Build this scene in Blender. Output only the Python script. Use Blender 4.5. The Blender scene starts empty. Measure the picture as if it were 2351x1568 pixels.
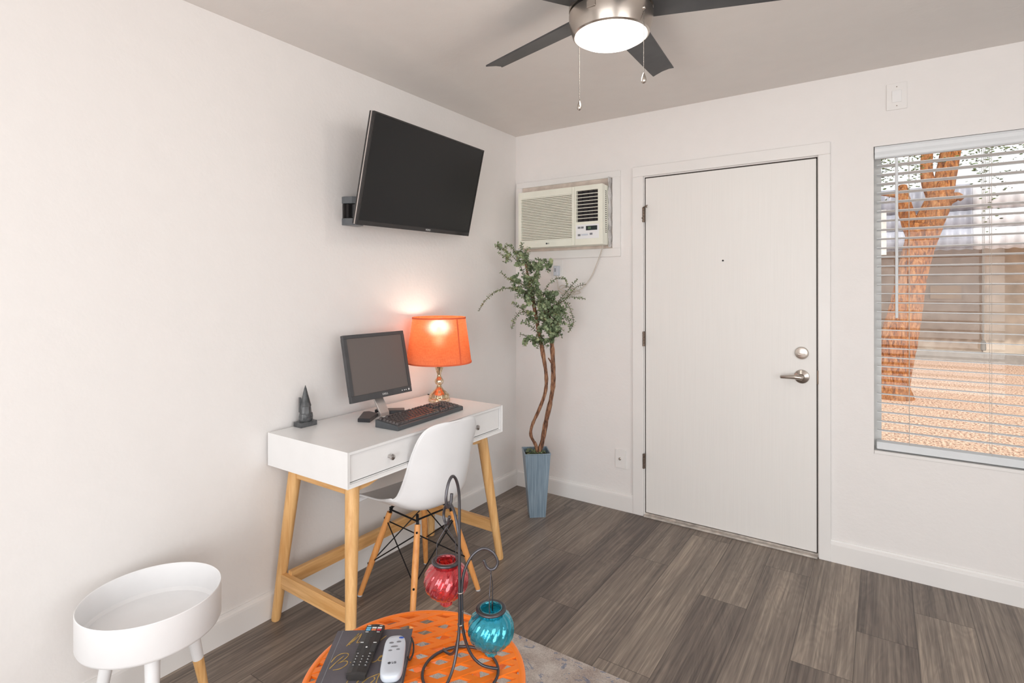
import bpy, bmesh, math, random
from mathutils import Vector, Matrix
random.seed(7)
PI = math.pi
V = Vector
scene = bpy.context.scene
COL = scene.collection

# ------------------------------------------------------------------ camera
W_, H_ = 2351, 1568
F_PX, CX, CY = 1250.78, 1175.5, 661.7
CAM = V((2.1281, -3.1833, 1.3782)); YAW = 0.5967; ROLL = -0.0014
fw = V((-math.sin(YAW), math.cos(YAW), 0))
rt0 = V((math.cos(YAW), math.sin(YAW), 0)); up0 = V((0, 0, 1))
rt = rt0*math.cos(ROLL)+up0*math.sin(ROLL); up = -rt0*math.sin(ROLL)+up0*math.cos(ROLL)
cd = bpy.data.cameras.new('camera'); cam = bpy.data.objects.new('camera', cd); COL.objects.link(cam)
cd.sensor_width = 36; cd.lens = F_PX/W_*36; cd.shift_y = -(H_/2-CY)/W_; cd.clip_start = .05; cd.clip_end = 200
cam.matrix_world = Matrix(((rt.x, up.x, -fw.x, CAM.x), (rt.y, up.y, -fw.y, CAM.y), (rt.z, up.z, -fw.z, CAM.z), (0, 0, 0, 1)))
scene.camera = cam

def ray(px, py): return rt*((px-CX)/F_PX)-up*((py-CY)/F_PX)+fw
def at_z(px, py, z):
    d = ray(px, py); return CAM+d*((z-CAM.z)/d.z)
def at_y(px, py, y):
    d = ray(px, py); return CAM+d*((y-CAM.y)/d.y)
def at_d(px, py, d): return CAM+ray(px, py)*d

# ------------------------------------------------------------------ materials
def s2l(c):
    return tuple((x/255/12.92 if x/255 <= .04045 else ((x/255+.055)/1.055)**2.4) for x in c)
MATS = {}
class NT:
    def __init__(s, name):
        s.m = bpy.data.materials.new(name); s.m.use_nodes = True; s.t = s.m.node_tree
        s.b = s.t.nodes['Principled BSDF']; s.out = s.t.nodes['Material Output']; MATS[name] = s.m
    def n(s, typ, **kw):
        nd = s.t.nodes.new(typ)
        for k, v in kw.items():
            if k.startswith('i_'):
                key = k[2:].replace('_', ' '); nd.inputs[key].default_value = v
            else: setattr(nd, k, v)
        return nd
    def l(s, a, b): s.t.links.new(a, b)
    def math(s, op, a, b=None, c=None):
        nd = s.t.nodes.new('ShaderNodeMath'); nd.operation = op
        for i, x in enumerate((a, b, c)):
            if x is None: continue
            if isinstance(x, (int, float)): nd.inputs[i].default_value = x
            else: s.l(x, nd.inputs[i])
        return nd.outputs[0]
    def ramp(s, fac, stops):
        nd = s.t.nodes.new('ShaderNodeValToRGB'); e = nd.color_ramp.elements
        while len(e) < len(stops): e.new(.5)
        for i, (p, c) in enumerate(stops):
            e[i].position = p; e[i].color = (*s2l(c), 1)
        s.l(fac, nd.inputs[0]); return nd.outputs[0]
    def mix(s, fac, a, b, typ='MIX'):
        nd = s.t.nodes.new('ShaderNodeMix'); nd.data_type = 'RGBA'; nd.blend_type = typ
        for inp, x in ((nd.inputs[0], fac), (nd.inputs[6], a), (nd.inputs[7], b)):
            if isinstance(x, (int, float)): inp.default_value = x
            elif isinstance(x, tuple): inp.default_value = (*s2l(x), 1)
            else: s.l(x, inp)
        return nd.outputs[2]
    def bump(s, h, strength, dist=.01):
        nd = s.t.nodes.new('ShaderNodeBump'); nd.inputs['Strength'].default_value = strength; nd.inputs['Distance'].default_value = dist
        s.l(h, nd.inputs['Height']); s.l(nd.outputs[0], s.b.inputs['Normal'])
    def noise(s, scale, detail=3, vec=None, rough=.5, dist=0, out=0):
        nd = s.t.nodes.new('ShaderNodeTexNoise'); nd.inputs['Scale'].default_value = scale
        nd.inputs['Detail'].default_value = detail; nd.inputs['Roughness'].default_value = rough; nd.inputs['Distortion'].default_value = dist
        s.l(vec if vec is not None else s.obj(), nd.inputs['Vector']); return nd.outputs[out]
    def obj(s):
        if not hasattr(s, '_o'): s._o = s.t.nodes.new('ShaderNodeTexCoord').outputs['Object']
        return s._o
    def scale(s, sc, vec=None):
        nd = s.t.nodes.new('ShaderNodeMapping'); nd.inputs['Scale'].default_value = sc
        s.l(vec if vec is not None else s.obj(), nd.inputs['Vector']); return nd.outputs[0]
def mat(name, c, rough=.5, metal=0, var=.04, vs=12, bump=0, bs=200, spec=.5, coat=0, trans=0, ior=1.45):
    t = NT(name); b = t.b
    f = t.noise(vs, 4)
    d = tuple(max(0, x*(1-var*2)) for x in c); e = tuple(min(255, x*(1+var*.6)) for x in c)
    t.l(t.ramp(f, [(.3, d), (.7, e)]), b.inputs['Base Color'])
    b.inputs['Roughness'].default_value = rough; b.inputs['Metallic'].default_value = metal
    b.inputs['Specular IOR Level'].default_value = spec; b.inputs['Coat Weight'].default_value = coat
    b.inputs['Transmission Weight'].default_value = trans; b.inputs['IOR'].default_value = ior
    if bump: t.bump(t.noise(bs, 2), bump)
    return t.m

wall_m = mat('wall_paint', (237, 234, 232), .55, var=.003, bump=.08, bs=55)
ceil_m = mat('ceiling_paint', (230, 225, 221), .7, var=.004, bump=.06, bs=60)
trim_m = mat('trim_paint', (238, 236, 234), .35, var=.008, vs=3)
door_m = NT('door_paint')
f = door_m.noise(1, 4, door_m.scale((160, 160, 3)))
door_m.l(door_m.ramp(f, [(.3, (234, 232, 229)), (.7, (237, 235, 232))]), door_m.b.inputs['Base Color'])
door_m.b.inputs['Roughness'].default_value = .4; door_m.bump(f, .03); door_m = door_m.m
white_m = mat('white_lacquer', (240, 240, 240), .22, var=.004)
plastic_white = mat('white_plastic', (238, 239, 241), .28, var=.004)
tray_m = mat('white_painted_tray', (240, 240, 241), .4, var=.006)
blind_m = mat('blind_vinyl', (226, 230, 233), .4, var=.005)
cord_m = mat('blind_cord', (205, 196, 186), .8)
black_m = mat('black_plastic', (50, 48, 48), .35)
dark_m = mat('dark_plastic', (50, 50, 52), .4)
screen_m = mat('screen_glass_matte', (30, 30, 31), .33, var=0, spec=.35)
mon_screen_m = mat('monitor_screen', (106, 99, 96), .45, var=0, spec=.5)
monblack_m = mat('monitor_plastic', (76, 76, 78), .45, bump=.05)
key_m = mat('key_plastic', (84, 77, 77), .25, var=.02, coat=.3)
keybody_m = mat('keyboard_body', (82, 86, 90), .35)
metal_m = mat('brushed_nickel', (200, 192, 184), .26, 1)
chain_m = mat('bead_chain', (126, 120, 114), .35, .7)
chrome_m = mat('chrome', (190, 186, 184), .12, 1)
wire_m = mat('iron_wire', (92, 90, 94), .36, .8)
rod_m = mat('black_rod', (28, 28, 30), .4, .5)
silver_m = mat('silver_plastic', (206, 198, 194), .35, .6)
ac_m = mat('ac_ivory_plastic', (238, 239, 226), .4, var=.01)
acback_m = mat('ac_grille_backing_plastic', (172, 160, 138), .7)  # darker beige backing behind the grille slats
acdark_m = mat('ac_vent_dark', (52, 46, 48), .7)
foam_m = mat('foam_filler', (222, 208, 197), .9, var=.05, bump=.5, bs=40)
foil_m = mat('foil_tape', (226, 225, 224), .3, .45, var=.06, bump=.8, bs=60)
brass_m = mat('hinge_metal', (128, 112, 100), .4, .7, var=.1)
orange_m = mat('orange_enamel', (255, 130, 32), .35, var=.02, coat=.3)
leaf_m = NT('eucalyptus_leaf')
f = leaf_m.noise(22, 2)
leaf_m.l(leaf_m.ramp(f, [(.32, (96, 112, 82)), (.48, (124, 140, 106)), (.6, (154, 172, 134)), (.75, (164, 160, 112))]), leaf_m.b.inputs['Base Color'])
leaf_m.b.inputs['Roughness'].default_value = .5; leaf_m = leaf_m.m
moss_m = mat('moss', (112, 120, 72), .9, var=.25, vs=60)
soil_m = mat('soil', (84, 66, 46), .95, var=.2, vs=50)
twig_m = mat('twig', (96, 84, 56), .8)
bark_m = NT('branch_bark')
f = bark_m.noise(1, 5, bark_m.scale((90, 90, 18)), .7)
bark_m.l(bark_m.ramp(f, [(.36, (58, 40, 32)), (.5, (140, 98, 74)), (.66, (190, 146, 112))]), bark_m.b.inputs['Base Color'])
bark_m.b.inputs['Roughness'].default_value = .8; bark_m.bump(f, .8); bark_m = bark_m.m
def wood(name, a, b, sc):
    t = NT(name); f = t.noise(1, 5, t.scale(sc), .6, .4)
    t.l(t.ramp(f, [(.32, a), (.68, b)]), t.b.inputs['Base Color']); t.b.inputs['Roughness'].default_value = .42
    return t.m
wood_m = wood('natural_rubberwood', (214, 160, 98), (240, 196, 136), (60, 60, 4))
woodx_m = wood('natural_rubberwood_along_x', (210, 156, 94), (238, 192, 132), (4, 60, 60))
woody_m = wood('natural_rubberwood_along_y', (206, 152, 92), (236, 190, 130), (60, 4, 60))
beech_m = wood('beech_leg', (214, 142, 78), (236, 170, 102), (70, 70, 5))
t = NT('pot_blue_wash'); f = t.noise(1, 4, t.scale((120, 120, 3)))
t.l(t.ramp(f, [(.3, (118, 140, 156)), (.55, (140, 160, 176)), (.75, (164, 182, 196))]), t.b.inputs['Base Color']); t.b.inputs['Roughness'].default_value = .4
t.b.inputs['Metallic'].default_value = .25; pot_m = t.m
t = NT('mercury_glass_gold'); f = t.noise(55, 5, rough=.7)
t.l(t.ramp(f, [(.3, (168, 140, 104)), (.5, (222, 204, 172)), (.7, (250, 247, 238))]), t.b.inputs['Base Color'])
t.b.inputs['Metallic'].default_value = .9; t.b.inputs['Roughness'].default_value = .16; mercury_m = t.m
t = NT('carved_stone'); f = t.noise(40, 4)
t.l(t.ramp(f, [(.3, (66, 68, 70)), (.7, (98, 100, 102))]), t.b.inputs['Base Color']); t.b.inputs['Roughness'].default_value = .3; t.bump(f, .1); stone_m = t.m
# lamp shade: thin linen that lets light through
t = NT('shade_linen')
wv = t.math('ADD', t.noise(1, 2, t.scale((30, 30, 700))), t.noise(1, 2, t.scale((600, 600, 20))))
colr = t.ramp(t.math('MULTIPLY', wv, .5), [(.36, (232, 112, 66)), (.64, (252, 148, 96))])
df = t.n('ShaderNodeBsdfDiffuse'); tr = t.n('ShaderNodeBsdfTranslucent'); mx = t.n('ShaderNodeMixShader')
mx.inputs[0].default_value = .38
t.l(colr, df.inputs[0]); t.l(colr, tr.inputs[0]); t.l(df.outputs[0], mx.inputs[1]); t.l(tr.outputs[0], mx.inputs[2])
tp_ = t.n('ShaderNodeBsdfRefraction', i_Roughness=.7, i_IOR=1.35); m2 = t.n('ShaderNodeMixShader'); m2.inputs[0].default_value = .07; t.l(mx.outputs[0], m2.inputs[1]); t.l(tp_.outputs[0], m2.inputs[2]); t.l(m2.outputs[0], t.out.inputs[0])
shade_m = t.m
shadeband_m = mat('shade_binding', (236, 112, 72), .8)
def glassmat(name, c, tw=.75, metal=.25):
    t = NT(name); b = t.b
    b.inputs['Base Color'].default_value = (*s2l(c), 1); b.inputs['Roughness'].default_value = .06
    b.inputs['Transmission Weight'].default_value = tw; b.inputs['IOR'].default_value = 1.35
    b.inputs['Metallic'].default_value = metal; b.inputs['Coat Weight'].default_value = .6; b.inputs['Coat Roughness'].default_value = .04
    return t.m
red_glass = glassmat('red_glass', (236, 104, 112), .86, .2); blue_glass = glassmat('blue_glass', (64, 206, 228), .86, .2)
t = NT('window_glass'); tb = t.n('ShaderNodeBsdfTransparent'); gb = t.n('ShaderNodeBsdfGlossy', i_Roughness=.01); fr = t.n('ShaderNodeFresnel', i_IOR=1.3); mx = t.n('ShaderNodeMixShader')
tb.inputs[0].default_value = (.97, .98, .98, 1)
t.l(fr.outputs[0], mx.inputs[0]); t.l(tb.outputs[0], mx.inputs[1]); t.l(gb.outputs[0], mx.inputs[2]); t.l(mx.outputs[0], t.out.inputs[0]); glass_m = t.m
def emis(name, c, s, base=(255, 255, 255)):
    t = NT(name); t.b.inputs['Base Color'].default_value = (*s2l(base), 1)
    t.b.inputs['Emission Color'].default_value = (*s2l(c), 1); t.b.inputs['Emission Strength'].default_value = s; return t.m
lens_m = emis('fan_light_glass', (255, 248, 238), 2.6); bulb_m = emis('bulb_glass', (255, 226, 180), 10)
blade_m = NT('fan_blade_charcoal'); f = blade_m.noise(1, 4, blade_m.scale((14, 14, 14)))
blade_m.l(blade_m.ramp(f, [(.3, (60, 60, 62)), (.7, (70, 70, 71))]), blade_m.b.inputs['Base Color']); blade_m.b.inputs['Roughness'].default_value = .45; blade_m = blade_m.m
book_m = mat('book_cloth_charcoal', (98, 94, 100), .75, var=.05, bump=.15, bs=700)
page_m = mat('book_pages', (224, 216, 200), .8)
gold_m = mat('gold_foil', (206, 172, 100), .35, .5)
rw_m = mat('remote_grey_white', (204, 211, 221), .35, var=.005)
grey_m = mat('button_grey', (126, 128, 134), .5)
blue_b = mat('button_blue', (34, 84, 176), .4); red_b = mat('button_red', (206, 44, 66), .4); orange_b = mat('button_orange', (240, 130, 70), .4)
sky_b = mat('button_sky_blue', (110, 190, 230), .4); whiteb = mat('button_white', (228, 232, 232), .4)
mark_m = mat('printed_mark_white', (225, 225, 225), .5); markd_m = mat('printed_mark_dark', (70, 74, 80), .5)
lcd_m = mat('lcd_dark', (54, 60, 60), .2)
alu_m = mat('aluminium_dirty', (206, 198, 190), .5, .3, var=.1, vs=24)
gap_m = mat('weatherstrip_dark', (70, 64, 60), .8)
rugbase = NT('rug_pile')
n1 = rugbase.noise(9, 4, rough=.65); n2 = rugbase.noise(260, 3, rough=.8); n3 = rugbase.noise(14, 5, rugbase.scale((1, 1.6, 1)), .7, 1.2)
c1 = rugbase.ramp(n1, [(.35, (186, 172, 164)), (.65, (222, 214, 207))])
c2 = rugbase.mix(rugbase.math('MULTIPLY', rugbase.math('GREATER_THAN', n3, .6), .7), c1, (118, 134, 164))
c3 = rugbase.mix(.55, c2, rugbase.ramp(n2, [(.35, (60, 56, 56)), (.65, (255, 250, 244))]), 'SOFT_LIGHT')
rugbase.l(c3, rugbase.b.inputs['Base Color']); rugbase.b.inputs['Roughness'].default_value = .95; rugbase.bump(n2, .8); rug_m = rugbase.m

# floor planks running away from the camera side towards the door wall
t = NT('floor_vinyl_plank'); sp = t.n('ShaderNodeSeparateXYZ'); t.l(t.obj(), sp.inputs[0]); X, Y = sp.outputs[0], sp.outputs[1]
PW, PL = .198, 1.22
u = t.math('DIVIDE', t.math('SUBTRACT', X, .0615), PW); row = t.math('FLOOR', u)
wn = t.n('ShaderNodeTexWhiteNoise', noise_dimensions='1D'); t.l(row, wn.inputs['W'])
offs = [.31, .72, .12, .55, .90, .42, .082, .562, .197, .769, .49, .257, .66, .05, .38, .83, .21, .60, .95, .33, .70, .14]
rp = t.n('ShaderNodeValToRGB'); rp.color_ramp.interpolation = 'CONSTANT'; el = rp.color_ramp.elements
while len(el) < len(offs): el.new(.99)
for i_, o_ in enumerate(offs): el[i_].position = i_/32; el[i_].color = (o_, o_, o_, 1)
t.l(t.math('DIVIDE', t.math('ADD', row, .5), 32), rp.inputs[0]); sr = t.n('ShaderNodeSeparateColor'); t.l(rp.outputs[0], sr.inputs[0])
v = t.math('ADD', t.math('DIVIDE', Y, PL), sr.outputs[0]); idx = t.math('FLOOR', v)
cmb = t.n('ShaderNodeCombineXYZ'); t.l(row, cmb.inputs[0]); t.l(idx, cmb.inputs[1])
wn2 = t.n('ShaderNodeTexWhiteNoise', noise_dimensions='3D'); t.l(cmb.outputs[0], wn2.inputs[0])
pv = wn2.outputs[0]
off = t.n('ShaderNodeVectorMath', operation='SCALE'); off.inputs['Scale'].default_value = 13.7; t.l(wn2.outputs['Color'], off.inputs[0])
add = t.n('ShaderNodeVectorMath', operation='ADD'); t.l(t.obj(), add.inputs[0]); t.l(off.outputs[0], add.inputs[1])
g0 = t.noise(1, 3, t.scale((7, 1.3, 1), add.outputs[0]), .5, .6)
wav = t.math('SINE', t.math('MULTIPLY', g0, 95))
g1 = t.noise(1, 6, t.scale((95, 1.9, 1), add.outputs[0]), .66, .25)
g2 = t.noise(1, 3, t.scale((320, 5, 1), add.outputs[0]), .6)
g3 = t.noise(1, 3, t.scale((9, .7, 1), add.outputs[0]), .5, .6)
gg = t.math('ADD', t.math('ADD', t.math('MULTIPLY', g1, .56), t.math('MULTIPLY', wav, .016)), t.math('ADD', t.math('MULTIPLY', g3, .36), t.math('MULTIPLY', g2, .12)))
gg = t.math('ADD', gg, t.math('MULTIPLY', t.math('SUBTRACT', pv, .5), .15))
colr = t.ramp(gg, [(.36, (87, 78, 73)), (.47, (116, 105, 97)), (.57, (140, 128, 117)), (.70, (182, 166, 150))])
fu = t.math('FRACT', u); fv = t.math('FRACT', v)
e1 = t.math('LESS_THAN', t.math('MINIMUM', fu, t.math('SUBTRACT', 1, fu)), .007)
e2 = t.math('LESS_THAN', t.math('MINIMUM', fv, t.math('SUBTRACT', 1, fv)), .0012)
colr = t.mix(t.math('MULTIPLY', t.math('MAXIMUM', e1, e2), .6), colr, (52, 44, 40))
t.l(colr, t.b.inputs['Base Color']); t.b.inputs['Roughness'].default_value = .42; t.b.inputs['Specular IOR Level'].default_value = .4
t.bump(g1, .08, .002); floor_m = t.m

# outdoors
t = NT('gravel_ground'); n1 = t.noise(1.1, 3); vo = t.n('ShaderNodeTexVoronoi', i_Scale=44.0); t.l(t.scale((1, 1.5, 1)), vo.inputs['Vector'])
vo2 = t.noise(40, 3, rough=.75)
c = t.ramp(vo.outputs['Distance'], [(.15, (226, 196, 172)), (.45, (200, 166, 142)), (.8, (112, 88, 74))])
c = t.mix(.75, c, t.ramp(vo2, [(.40, (74, 50, 40)), (.48, (204, 160, 134)), (.58, (250, 222, 200))]))
t.l(c, t.b.inputs['Base Color']); t.b.inputs['Roughness'].default_value = .9; t.bump(vo2, .7, .03); ground_m = t.m
t = NT('tree_bark'); f = t.noise(1, 6, t.scale((26, 26, 8)), .75, .4); f2 = t.noise(2.2, 3)
c = t.ramp(f, [(.38, (112, 58, 24)), (.5, (196, 120, 58)), (.64, (232, 172, 112))]); c = t.mix(t.ramp(f2, [(.45, (0, 0, 0)), (.65, (160, 160, 160))]), c, (208, 176, 152))
t.l(c, t.b.inputs['Base Color']); t.b.inputs['Roughness'].default_value = .85; t.bump(f, 1, .05); tree_m = t.m
tleaf_m = mat('olive_leaf', (92, 112, 58), .6, var=.3, vs=4)
t = NT('stucco_stained'); f = t.noise(2.5, 5, rough=.7)
t.l(t.ramp(f, [(.3, (136, 120, 106)), (.5, (162, 146, 132)), (.7, (182, 170, 158))]), t.b.inputs['Base Color']); t.b.inputs['Roughness'].default_value = .9; stucco_m = t.m
corr_m = mat('corrugated_sheet_grey', (168, 170, 184), .5, .1, var=.08, vs=2)
corrsun_m = mat('corrugated_sheet_sunlit', (222, 222, 228), .5, .05, var=.04, vs=2)  # sunlight on the facade put into a whiter sheet colour
stuccosun_m = mat('stucco_sunlit', (206, 194, 180), .9, var=.08, vs=3)  # same sunlight put into a paler stucco colour
post_m = mat('painted_post_white', (226, 226, 224), .6)

# ------------------------------------------------------------------ mesh helpers
def BM(): return bmesh.new()
def xf(p, M): return (M @ V(p)) if M is not None else V(p)
def box(bm, lo, hi, M=None, bev=0):
    vs = [bm.verts.new(xf((x, y, z), M)) for x in (lo[0], hi[0]) for y in (lo[1], hi[1]) for z in (lo[2], hi[2])]
    fs = []
    for q in ((0, 1, 3, 2), (4, 6, 7, 5), (0, 4, 5, 1), (2, 3, 7, 6), (0, 2, 6, 4), (1, 5, 7, 3)):
        fs.append(bm.faces.new([vs[i] for i in q]))
    if bev:
        es = list({e for f in fs for e in f.edges}); bmesh.ops.bevel(bm, geom=es, offset=bev, segments=2, profile=.5, affect='EDGES')
def frame_of(d):
    d = d.normalized(); a = V((0, 0, 1)) if abs(d.z) < .95 else V((1, 0, 0))
    x = d.cross(a).normalized(); return x, d.cross(x).normalized()
def tube(bm, pts, r, seg=10, cap=True, M=None, noise=0):
    pts = [V(p) for p in pts]; n = len(pts); rings = []
    x = None
    for i, p in enumerate(pts):
        d = (pts[min(i+1, n-1)]-pts[max(i-1, 0)]).normalized()
        if x is None: x, y = frame_of(d)
        else:
            x = (x-d*x.dot(d)).normalized(); y = d.cross(x)
        ri = r[i] if isinstance(r, (list, tuple)) else r
        rings.append([bm.verts.new(xf(p+(x*math.cos(2*PI*k/seg)+y*math.sin(2*PI*k/seg))*ri*(1+(random.uniform(-noise, noise) if noise else 0)), M)) for k in range(seg)])
    for a, b in zip(rings, rings[1:]):
        for k in range(seg): bm.faces.new((a[k], a[(k+1) % seg], b[(k+1) % seg], b[k]))
    if cap: bm.faces.new(rings[0][::-1]); bm.faces.new(rings[-1])
def lathe(bm, prof, seg=32, M=None, cap=True, mod=None):
    rings = []
    for i, (r, z) in enumerate(prof):
        ring = []
        for k in range(seg):
            a = 2*PI*k/seg; rr = max(r, 1e-5)*(mod(a, z, i) if mod else 1)
            ring.append(bm.verts.new(xf((rr*math.cos(a), rr*math.sin(a), z), M)))
        rings.append(ring)
    for a, b in zip(rings, rings[1:]):
        for k in range(seg): bm.faces.new((a[k], a[(k+1) % seg], b[(k+1) % seg], b[k]))
    if cap: bm.faces.new(rings[0][::-1]); bm.faces.new(rings[-1])
def prism(bm, poly, z0, z1, M=None, bev=0):
    a = [bm.verts.new(xf((x, y, z0), M)) for x, y in poly]; b = [bm.verts.new(xf((x, y, z1), M)) for x, y in poly]
    n = len(poly); fs = [bm.faces.new(a[::-1]), bm.faces.new(b)]
    for i in range(n): fs.append(bm.faces.new((a[i], a[(i+1) % n], b[(i+1) % n], b[i])))
    if bev:
        es = list({e for f in fs[:2] for e in f.edges}); bmesh.ops.bevel(bm, geom=es, offset=bev, segments=2, profile=.5, affect='EDGES')
def grid(bm, fn, nu, nv, closed=False):
    g = [[bm.verts.new(fn(i/(nu if closed else nu-1), j/(nv-1))) for i in range(nu)] for j in range(nv)]
    for j in range(nv-1):
        for i in range(nu if closed else nu-1):
            bm.faces.new((g[j][i], g[j][(i+1) % nu], g[j+1][(i+1) % nu], g[j+1][i]))
    return g
def smooth_path(pts, n=6):
    pts = [V(p) for p in pts]; P = [pts[0]*2-pts[1]]+pts+[pts[-1]*2-pts[-2]]; out = []
    for i in range(1, len(P)-2):
        for k in range(n):
            s = k/n; a, b, c, d = P[i-1], P[i], P[i+1], P[i+2]
            out.append(.5*((2*b)+(c-a)*s+(2*a-5*b+4*c-d)*s*s+(3*b-a-3*c+d)*s**3))
    out.append(pts[-1]); return out
def lerpl(vals, n=6):
    out = []
    for a, b in zip(vals, vals[1:]): out += [a+(b-a)*k/n for k in range(n)]
    return out+[vals[-1]]

ROOT = {}                                   # object -> world matrix of its root
def _mesh(name, bm, m, smooth, solid, sub):
    bmesh.ops.recalc_face_normals(bm, faces=bm.faces[:])
    me = bpy.data.meshes.new(name); bm.to_mesh(me); bm.free()
    if m: me.materials.append(m)
    if smooth:
        for p in me.polygons: p.use_smooth = True
    o = bpy.data.objects.new(name, me); COL.objects.link(o)
    if smooth == 'auto':
        md = o.modifiers.new('split', 'EDGE_SPLIT'); md.split_angle = math.radians(35)
    if solid:
        md = o.modifiers.new('thick', 'SOLIDIFY'); md.thickness = solid; md.offset = 0
    if sub:
        md = o.modifiers.new('sub', 'SUBSURF'); md.levels = sub; md.render_levels = sub
    return o
def part(name, bm, m, parent, smooth=False, world=True, label=None, solid=0, sub=0, kind=None):
    M = ROOT[parent.name]
    if world: bmesh.ops.transform(bm, matrix=M.inverted(), verts=bm.verts[:])
    o = _mesh(name, bm, m, smooth, solid, sub); o.parent = parent; ROOT[o.name] = M
    if label: o['label'] = label
    if kind: o['kind'] = kind
    return o
def thing(name, label, cat, loc=(0, 0, 0), rz=0, group=None, kind=None):
    o = bpy.data.objects.new(name, None); COL.objects.link(o); o.empty_display_size = .05
    o.location = loc; o.rotation_euler = (0, 0, rz)
    if kind: o['kind'] = kind
    if label: o['label'] = label
    if cat: o['category'] = cat
    if group: o['group'] = group
    ROOT[o.name] = Matrix.Translation(V(loc)) @ Matrix.Rotation(rz, 4, 'Z'); return o
def solo(name, bm, m, label=None, cat=None, loc=None, smooth=False, kind=None, group=None, solid=0):
    if loc is not None: bmesh.ops.translate(bm, vec=-V(loc), verts=bm.verts[:])
    o = _mesh(name, bm, m, smooth, solid, 0)
    if loc is not None: o.location = loc
    for k, v_ in (('label', label), ('category', cat), ('kind', kind), ('group', group)):
        if v_: o[k] = v_
    ROOT[o.name] = Matrix.Translation(V(loc if loc is not None else (0, 0, 0))); return o
def text_bm(s, size, M, ext=.0004, shear=0, sx=1):
    cu = bpy.data.curves.new('txt', 'FONT'); cu.body = s; cu.size = size; cu.extrude = ext; cu.align_x = 'CENTER'; cu.align_y = 'CENTER'; cu.shear = shear
    o = bpy.data.objects.new('txt', cu); COL.objects.link(o); dg = bpy.context.evaluated_depsgraph_get()
    me = bpy.data.meshes.new_from_object(o.evaluated_get(dg)); bm = BM(); bm.from_mesh(me)
    bmesh.ops.transform(bm, matrix=M @ Matrix.Diagonal((sx, 1, 1, 1)), verts=bm.verts[:])
    bpy.data.objects.remove(o); bpy.data.curves.remove(cu); bpy.data.meshes.remove(me); return bm
def frameM(origin, x, y):
    x = V(x).normalized(); y = V(y).normalized(); z = x.cross(y)
    o = V(origin); return Matrix(((x.x, y.x, z.x, o.x), (x.y, y.y, z.y, o.y), (x.z, y.z, z.z, o.z), (0, 0, 0, 1)))

# ------------------------------------------------------------------ room shell
RX, RY, H, T = 4.3, -5.0, 2.44, .16
def struct(name, bm, m, **k): return solo(name, bm, m, kind='structure', **k)
bm = BM(); box(bm, (-T, RY-T, -.12), (RX+T, T, 0)); struct('floor', bm, floor_m)
bm = BM(); box(bm, (-T, RY-T, H), (RX+T, T, H+.14)); struct('ceiling', bm, ceil_m)
bm = BM(); box(bm, (-T, RY-T, 0), (0, T, H)); struct('wall_left', bm, wall_m)
def wall_with_holes(bm, fx, L0, L1, holes):
    """fx(a0,a1,z0,z1) adds a box; holes = [(a0,a1,z0,z1)] sorted"""
    a = L0
    for h in holes:
        fx(a, h[0], 0, H)
        if h[2] > 0: fx(h[0], h[1], 0, h[2])
        fx(h[0], h[1], h[3], H); a = h[1]
    fx(a, L1, 0, H)
WX0, WX1, WZ0, WZ1 = 2.095, 3.5, .572, 2.064
DX0, DX1, DZ = .938, 1.856, 2.048
bm = BM(); wall_with_holes(bm, lambda a, b, c, d: box(bm, (a, 0, c), (b, T, d)), 0, RX, [(DX0, DX1, 0, DZ), (WX0, WX1, WZ0, WZ1)]); struct('wall_back', bm, wall_m)
W2 = (-4.4, -2.3, .6, 2.1); W3 = (1.0, 3.3, .06, 2.1)  # openings for two added windows out of view
bm = BM(); wall_with_holes(bm, lambda a, b, c, d: box(bm, (RX, a, c), (RX+T, b, d)), RY, 0, [W2]); struct('wall_right', bm, wall_m)
bm = BM(); wall_with_holes(bm, lambda a, b, c, d: box(bm, (a, RY-T, c), (b, RY, d)), 0, RX, [W3]); struct('wall_front', bm, wall_m)
# roof over the dwelling, its unseen eaves widened to keep sun out
bm = BM(); box(bm, (-1.0, RY-1, H+.14), (RX+1.0, T+.75, H+.26)); struct('roof', bm, post_m)
def baseboard(bm, p0, p1, n):       # n = direction into the room
    p0, p1, n = V(p0), V(p1), V(n); prof = [(0, 0), (.015, 0), (.015, .088), (.0135, .097), (.008, .102), (.006, .110), (0, .110)]
    A = [bm.verts.new(p0+n*a+V((0, 0, b))) for a, b in prof]; B = [bm.verts.new(p1+n*a+V((0, 0, b))) for a, b in prof]
    k = len(prof)
    for i in range(k): bm.faces.new((A[i], A[(i+1) % k], B[(i+1) % k], B[i]))
    bm.faces.new(A); bm.faces.new(B[::-1])
bm = BM(); baseboard(bm, (0, RY, 0), (0, 0, 0), (1, 0, 0)); struct('baseboard_left', bm, trim_m)
bm = BM(); baseboard(bm, (.0155, 0, 0), (.867, 0, 0), (0, -1, 0)); baseboard(bm, (1.913, 0, 0), (RX, 0, 0), (0, -1, 0)); struct('baseboard_back', bm, trim_m)
# door casing
bm = BM()
for a, b in ((.867, .934), (1.860, 1.913)): box(bm, (a, -.019, 0), (b, 0, 2.053 if 1 else 0), bev=.003)
box(bm, (.867, -.019, 2.053), (1.913, 0, 2.114), bev=.003); struct('trim_1', bm, trim_m)
# threshold
bm = BM(); box(bm, (.938, -.03, 0), (1.856, .0, .010), bev=.003); box(bm, (.938, -.001, 0), (1.856, .1, .018)); struct('trim_2', bm, alu_m)
# air-conditioner surround boards
bm = BM(); ax0, ax1, az0, az1 = .013, .786, 1.575, 2.109
box(bm, (ax0, -.016, 2.070), (ax1, 0, az1), bev=.003); box(bm, (ax0, -.016, az0), (ax1, 0, 1.628), bev=.003)
box(bm, (ax0, -.016, 1.628), (.062, 0, 2.070)); box(bm, (.735, -.016, 1.628), (ax1, 0, 2.070)); struct('trim_3', bm, trim_m)
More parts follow.
